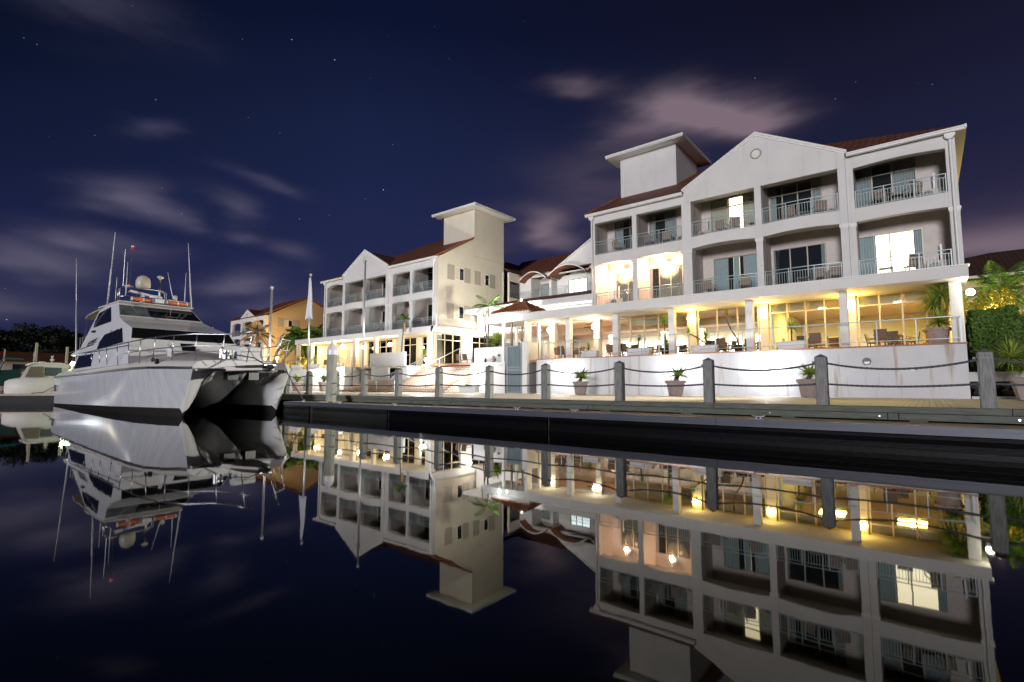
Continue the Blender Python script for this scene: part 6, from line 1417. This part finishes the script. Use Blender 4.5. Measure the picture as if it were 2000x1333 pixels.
for (y0, y1) in ((8.95, 9.85), (10.7, 11.65)):
    o = KP('life_raft_canister', MB().tube([(-34.9, y0, 6.24), (-34.9, y1, 6.22)], .105, 12), 'orange')
    m = MB()
    for y in (y0 - .1, (y0 + y1) / 2, y1 + .02): m.tube([(-34.9, y, 6.24), (-34.9, y + .07, 6.24)], .115, 12)
    GS(m).build('strap', M['white_plastic'], o)
m = MB(); m.box(-35.2, -34.7, 10.0, 10.45, 6.12, 6.36); GS(m).build('horn_box', M['white_plastic'], K, bevel=.03)
def whip(x, y, z0, x1, y1, z1, r=.03, name='aerial'):
    mx = (x + x1) / 2, (y + y1) / 2, (z0 + z1) / 2
    m = MB(); m.tube([(x, y, z0), mx], r, 6, r1=r * .85); m.tube([mx, (x1, y1, z1)], r * .6, 6, r1=r * .35); m.build(name, M['white_plastic'], K, smooth=True)
whip(-40.9, 7.85, 2.4, -43.8, 8.0, 9.8, .05); whip(-37.9, 8.5, 6.16, -36.6, 8.35, 10.30, .045); whip(-36.2, 12.42, 6.17, -36.2, 12.04, 10.4, .045); whip(-36.0, 8.9, 6.57, -36.0, 8.9, 8.55, .028)
whip(-36.1, 11.31, 6.8, -36.2, 11.0, 8.33, .025); whip(-36.1, 11.98, 6.58, -36.1, 11.98, 8.45, .028); whip(-36.7, 8.6, 6.3, -36.7, 8.6, 7.7, .03)
m = MB(); m.tube([(-36.2, 8.75, 7.1), (-36.2, 8.75, 9.3), (-36.2, 9.08, 9.25), (-36.2, 9.05, 7.1)], .014, 5); GS(m).build('light_mast', M['steel'], K)
KP('mast_light', MB().lathe([(.045, 9.30), (.07, 9.36), (.07, 9.46), (.05, 9.5)], -36.2, 9.10, 10), 'red'); KP('mast_light', MB().lathe([(.05, 7.16), (.06, 7.25), (.05, 7.3)], -36.2, 9.05, 10), 'red')
KP('lamp_cap', MB().lathe([(.07, 9.50), (.08, 9.58), (.05, 9.6)], -36.2, 9.10, 10), 'white_plastic'); KP('deck_light', MB().box(-36.35, -36.15, 8.85, 9.25, 7.10, 7.18), 'white_plastic', bevel=.02)
# mooring line
m = MB(); m.tube([(-23.6, 12.25, 2.05), (-23.4, 12.6, 1.3), (-23.15, 12.95, .66)], .022, 6); o = m.build('mooring_line', M['rope']); tag(o, 'dark rope from the catamaran bow down to the pontoon cleat', 'rope')
# ================================================================== small cruiser, its pontoon and the marina behind
PL = thing('pontoon', 'low dark pontoon carrying the cream cruiser at the left edge', 'pontoon', (-56, 8, 0))
MB().prism([(-75, 1.5), (-54.6, 5.2), (-49.5, 9.6), (-52, 12), (-75, 6)], 'z', -.3, .60).build('float', M['fender'], PL); MB().prism([(-75, 1.45), (-54.6, 5.15), (-49.4, 9.6), (-52, 12.05), (-75, 6.05)], 'z', .605, .70).build('top_deck', M['pont_top'], PL)
ux, uy = (-.72, .69)
Cb = thing('cabin_cruiser', 'small cream cabin cruiser with canvas screens behind the catamaran stern', 'boat', (-57, 9.5, 0))
# local frame: u across picture (to the right), v away
def cu(u, v, z):
    u = .75 * u - .05 
    hx, hy = -math.sin(R(38.87 + 40)), math.cos(R(38.87 + 40)); rx, ry = math.cos(R(38.87 + 40)), math.sin(R(38.87 + 40))
    return (-55.5 + rx * u + hx * v, 8.3 + ry * u + hy * v, z)
def curow(us, z, v0, v1): return us
m = MB(); sec = []
for u, w_, zt, zb_ in [(-2.6, .15, 1.55, .95), (-2.3, .75, 1.72, .45), (-1.6, 1.25, 1.85, .1), (-.2, 1.5, 1.88, .0), (1.6, 1.5, 1.95, .0), (3.4, 1.45, 2.0, .0)]:
    sec.append([cu(u, 1.5 - w_, zt), cu(u, 1.5 - w_ * .96, (zt + zb_) / 2 + .15), cu(u, 1.5 - w_ * .8, zb_ + .1), cu(u, 1.5, zb_ - .2), cu(u, 1.5 + w_ * .8, zb_ + .1), cu(u, 1.5 + w_, zt), cu(u, 1.5, zt + .12)])
m.grid(sec, closed=True); m.add(sec[-1], [tuple(range(7))]); m.build('hull', M['boat_deck'], Cb, smooth=True)
m = MB(); sec = []
for u, w_, zt in [(-1.35, 1.0, 1.95), (-.75, 1.15, 3.02), (-.3, 1.2, 3.14), (1.9, 1.2, 3.12), (2.5, 1.15, 3.0), (2.7, 1.1, 1.95)]:
    sec.append([cu(u, 1.5 - w_ - .1, 1.9), cu(u, 1.5 - w_, zt), cu(u, 1.5 + w_, zt), cu(u, 1.5 + w_ + .1, 1.9)])
m.grid(sec); m.build('cabin', M['cream_plastic'], Cb, bevel=.03)
def upoly(m, pts, v): m.add([cu(u, v, z) for u, z in pts], [tuple(range(len(pts)))])
m = MB(); upoly(m, [(-.95, 2.0), (-.55, 2.85), (.5, 2.88), (.5, 2.02)], .13); m.build('canvas_screen', M['canvas_dark'], Cb, solid=.02)
m = MB(); upoly(m, [(.65, 2.15), (.65, 2.82), (1.95, 2.80), (1.95, 2.15)], .13); m.build('window', M['boat_glass_pale'], Cb, solid=.02)
m = MB(); m.tube([cu(-1.0, .25, 2.95), cu(-.4, .2, 3.17), cu(1.9, .2, 3.16), cu(2.7, .3, 2.95), cu(2.9, .3, 2.2)], .05, 6); m.build('roof_edge', M['boat_white'], Cb, smooth=True)
c = cu(1.05, 1.3, 0); m = MB(); m.lathe([(.05, 3.1), (.05, 3.35), (.14, 3.42), (.14, 3.52), (.06, 3.58), (.06, 3.72), (.10, 3.74), (.1, 3.8)], c[0], c[1], 12); c = cu(.25, 1.3, 0); m.lathe([(.06, 3.1), (.08, 3.22), (.24, 3.24), (.22, 3.32)], c[0], c[1], 12); m.build('radar_dome', M['cream_plastic'], Cb, smooth=True)
m = MB(); m.tube([cu(1.9, 0, 2.35), cu(2.6, -.05, 2.42), cu(2.75, 0, 2.3)], .03, 6); m.tube([cu(2.0, 0, 2.0), cu(2.0, 0, 2.36)], .03, 6); m.tube([cu(2.4, 0, 2.0), cu(2.4, 0, 2.4)], .03, 6); m.build('grab_rail', M['steel'], Cb)
m = MB(); m.tube([cu(2.3, 0.0, 2.2), cu(1.6, -.35, 1.35), cu(.6, -.4, .80), cu(-.3, -.4, .74)], .03, 6); o = m.build('mooring_line', M['black']); tag(o, 'dark rope hanging in a curve beside the cream cruiser', 'rope')
for (u, v, zt, r, lb) in [(-.45, 3.6, 4.95, .10, 'weathered mooring pile rising behind the left part of the cruiser roof'), (2.2, 3.6, 4.7, .10, 'weathered mooring pile rising behind the right part of the cruiser roof'), (-3.6, 9, 4.6, .05, 'thin pale pole at the left edge behind the blue boat'), (-.75, 6, 4.3, .06, 'thin pale pole close left of the thicker mooring pile')]:
    c = cu(u, v, 0); m = MB(); m.tube([(c[0], c[1], -.5), (c[0], c[1], zt)], r, 8); o = thing('mooring_pile', lb, 'pile', (c[0], c[1], 0)); m.build('shaft', M['canvas'], o); MB().lathe([(r * 1.15, zt), (r * .9, zt + .05)], c[0], c[1], 8).build('cap', M['grey_paint'], o)
# green lamp
c = (-51.06, 9.6); gl = thing('dock_lamp', 'glaring greenish lamp on a dock post beside the catamaran stern', 'lamp', (c[0], c[1], .7)); MB().tube([(c[0], c[1], .7), (c[0], c[1], 2.86)], .06, 8).build('post', M['leaf_yellow'], gl); MB().ball((c[0], c[1], 3.01), .17, 12, 8).build('globe', M['globe_g'], gl, smooth=True); plight('bulb', (c[0] + .1, c[1] - .35, 3.01), 30, (.8, 1, .65), .1, gl)
# blue and green boat at the extreme left
Bb = thing('blue_boat', 'boat with teal frame and green canvas cut by the left edge of the photo', 'boat', (-62, 5.5, 0))
m = MB(); sec = []
for u, w_, zt in [(-7.5, 1.3, 1.5), (-5.5, 1.4, 1.5), (-4.2, 1.1, 1.55), (-3.4, .2, 1.6)]: sec.append([cu(u, 4 - w_, zt), cu(u, 4 - w_ * .8, .2), cu(u, 4 + w_ * .8, .2), cu(u, 4 + w_, zt)])
m.grid(sec, closed=True); m.build('hull', M['teal'], Bb)
m = MB()
for v in (2.9, 4.8): m.tube([cu(-6.5, v, 2.0), cu(-5.2, v, 2.5), cu(-4.6, v, 2.45), cu(-4.2, v, 1.5)], .06, 6); m.tube([cu(-3.9, v, 1.5), cu(-3.2, v, 3.2), cu(-3.0, v, 3.6), cu(-1.4, v, 3.55)], .05, 6)
m.tube([cu(-7, 2.9, 1.8), cu(-4.2, 2.9, 1.9)], .05, 6); m.build('frame', M['teal'], Bb, smooth=True)
m = MB(); m.add([cu(-3.7, 3.0, 1.3), cu(-3.2, 3.0, 2.6), cu(-1.6, 3.0, 2.7), cu(-1.8, 3.0, 1.3)], [(0, 1, 2, 3)]); m.build('canvas_cover', M['green_canvas'], Bb, solid=.05)
# boathouse with red roof, far
Rh = thing('boathouse', 'long low white boathouse with a dark red tiled roof beyond the marina', 'house', (-112, 17, .6))
MB().box(-116, -108, 2, 30, .6, 5.0).build('wall', M['wall'], Rh)
m = MB(); m.add([(-107.3, 1.5, 5.0), (-107.3, 30.5, 5.0), (-112, 30.5, 6.6), (-112, 1.5, 6.6)], [(0, 1, 2, 3)]); m.add([(-107.3, 30.5, 5.0), (-112, 30.5, 6.6), (-116.5, 30.5, 5)], [(0, 1, 2)]); m.build('roof', M['tile'], Rh, solid=.15)
m = MB()
for y in (5, 9.2, 13.2, 17.6, 22, 26): m.box(-107.99, -107.9, y, y + 1.8, 2.6, 4.6)
m.build('window', M['glass_dark'], Rh)
Wb = thing('moored_launch', 'pale launch moored behind the blue boat at the left edge', 'boat', (-80, 8, 0)); MB().prism([(-86, 1), (-74, 4), (-73, 6.5), (-86, 6)], 'z', 0, 2.0).build('hull', M['boat_white'], Wb, bevel=.15); MB().prism([(-84, 2), (-78, 3.4), (-78, 5.4), (-84, 5.2)], 'z', 2.0, 3.1).build('cabin', M['boat_glass_pale'], Wb, bevel=.1)

# ================================================================== lamps on the far marina shore, mirrored in the catamaran's side
for i, (x, y, z) in enumerate([(-112, -3.6, 3.0), (-112, -5.2, 3.4), (-112, -7.5, 3.0), (-112, -13, 3.2), (-112, -22, 3.4)]):
    l = thing('shore_lamp', 'lamp on the far marina shore, mirrored as a glint in the catamaran side', 'lamp', (x, y, .6), 'far shore lamps'); MB().tube([(x, y, .6), (x, y, z)], .07, 8).build('post', M['grey_paint'], l); MB().ball((x, y, z + .3), .35, 12, 8).build('globe', M['globe_c'] if i != 3 else M['globe_w'], l, smooth=True); plight('bulb', (x + .5, y, z + .3), 45, (.85, .92, 1) if i != 3 else (1, .85, .6), .35, l)
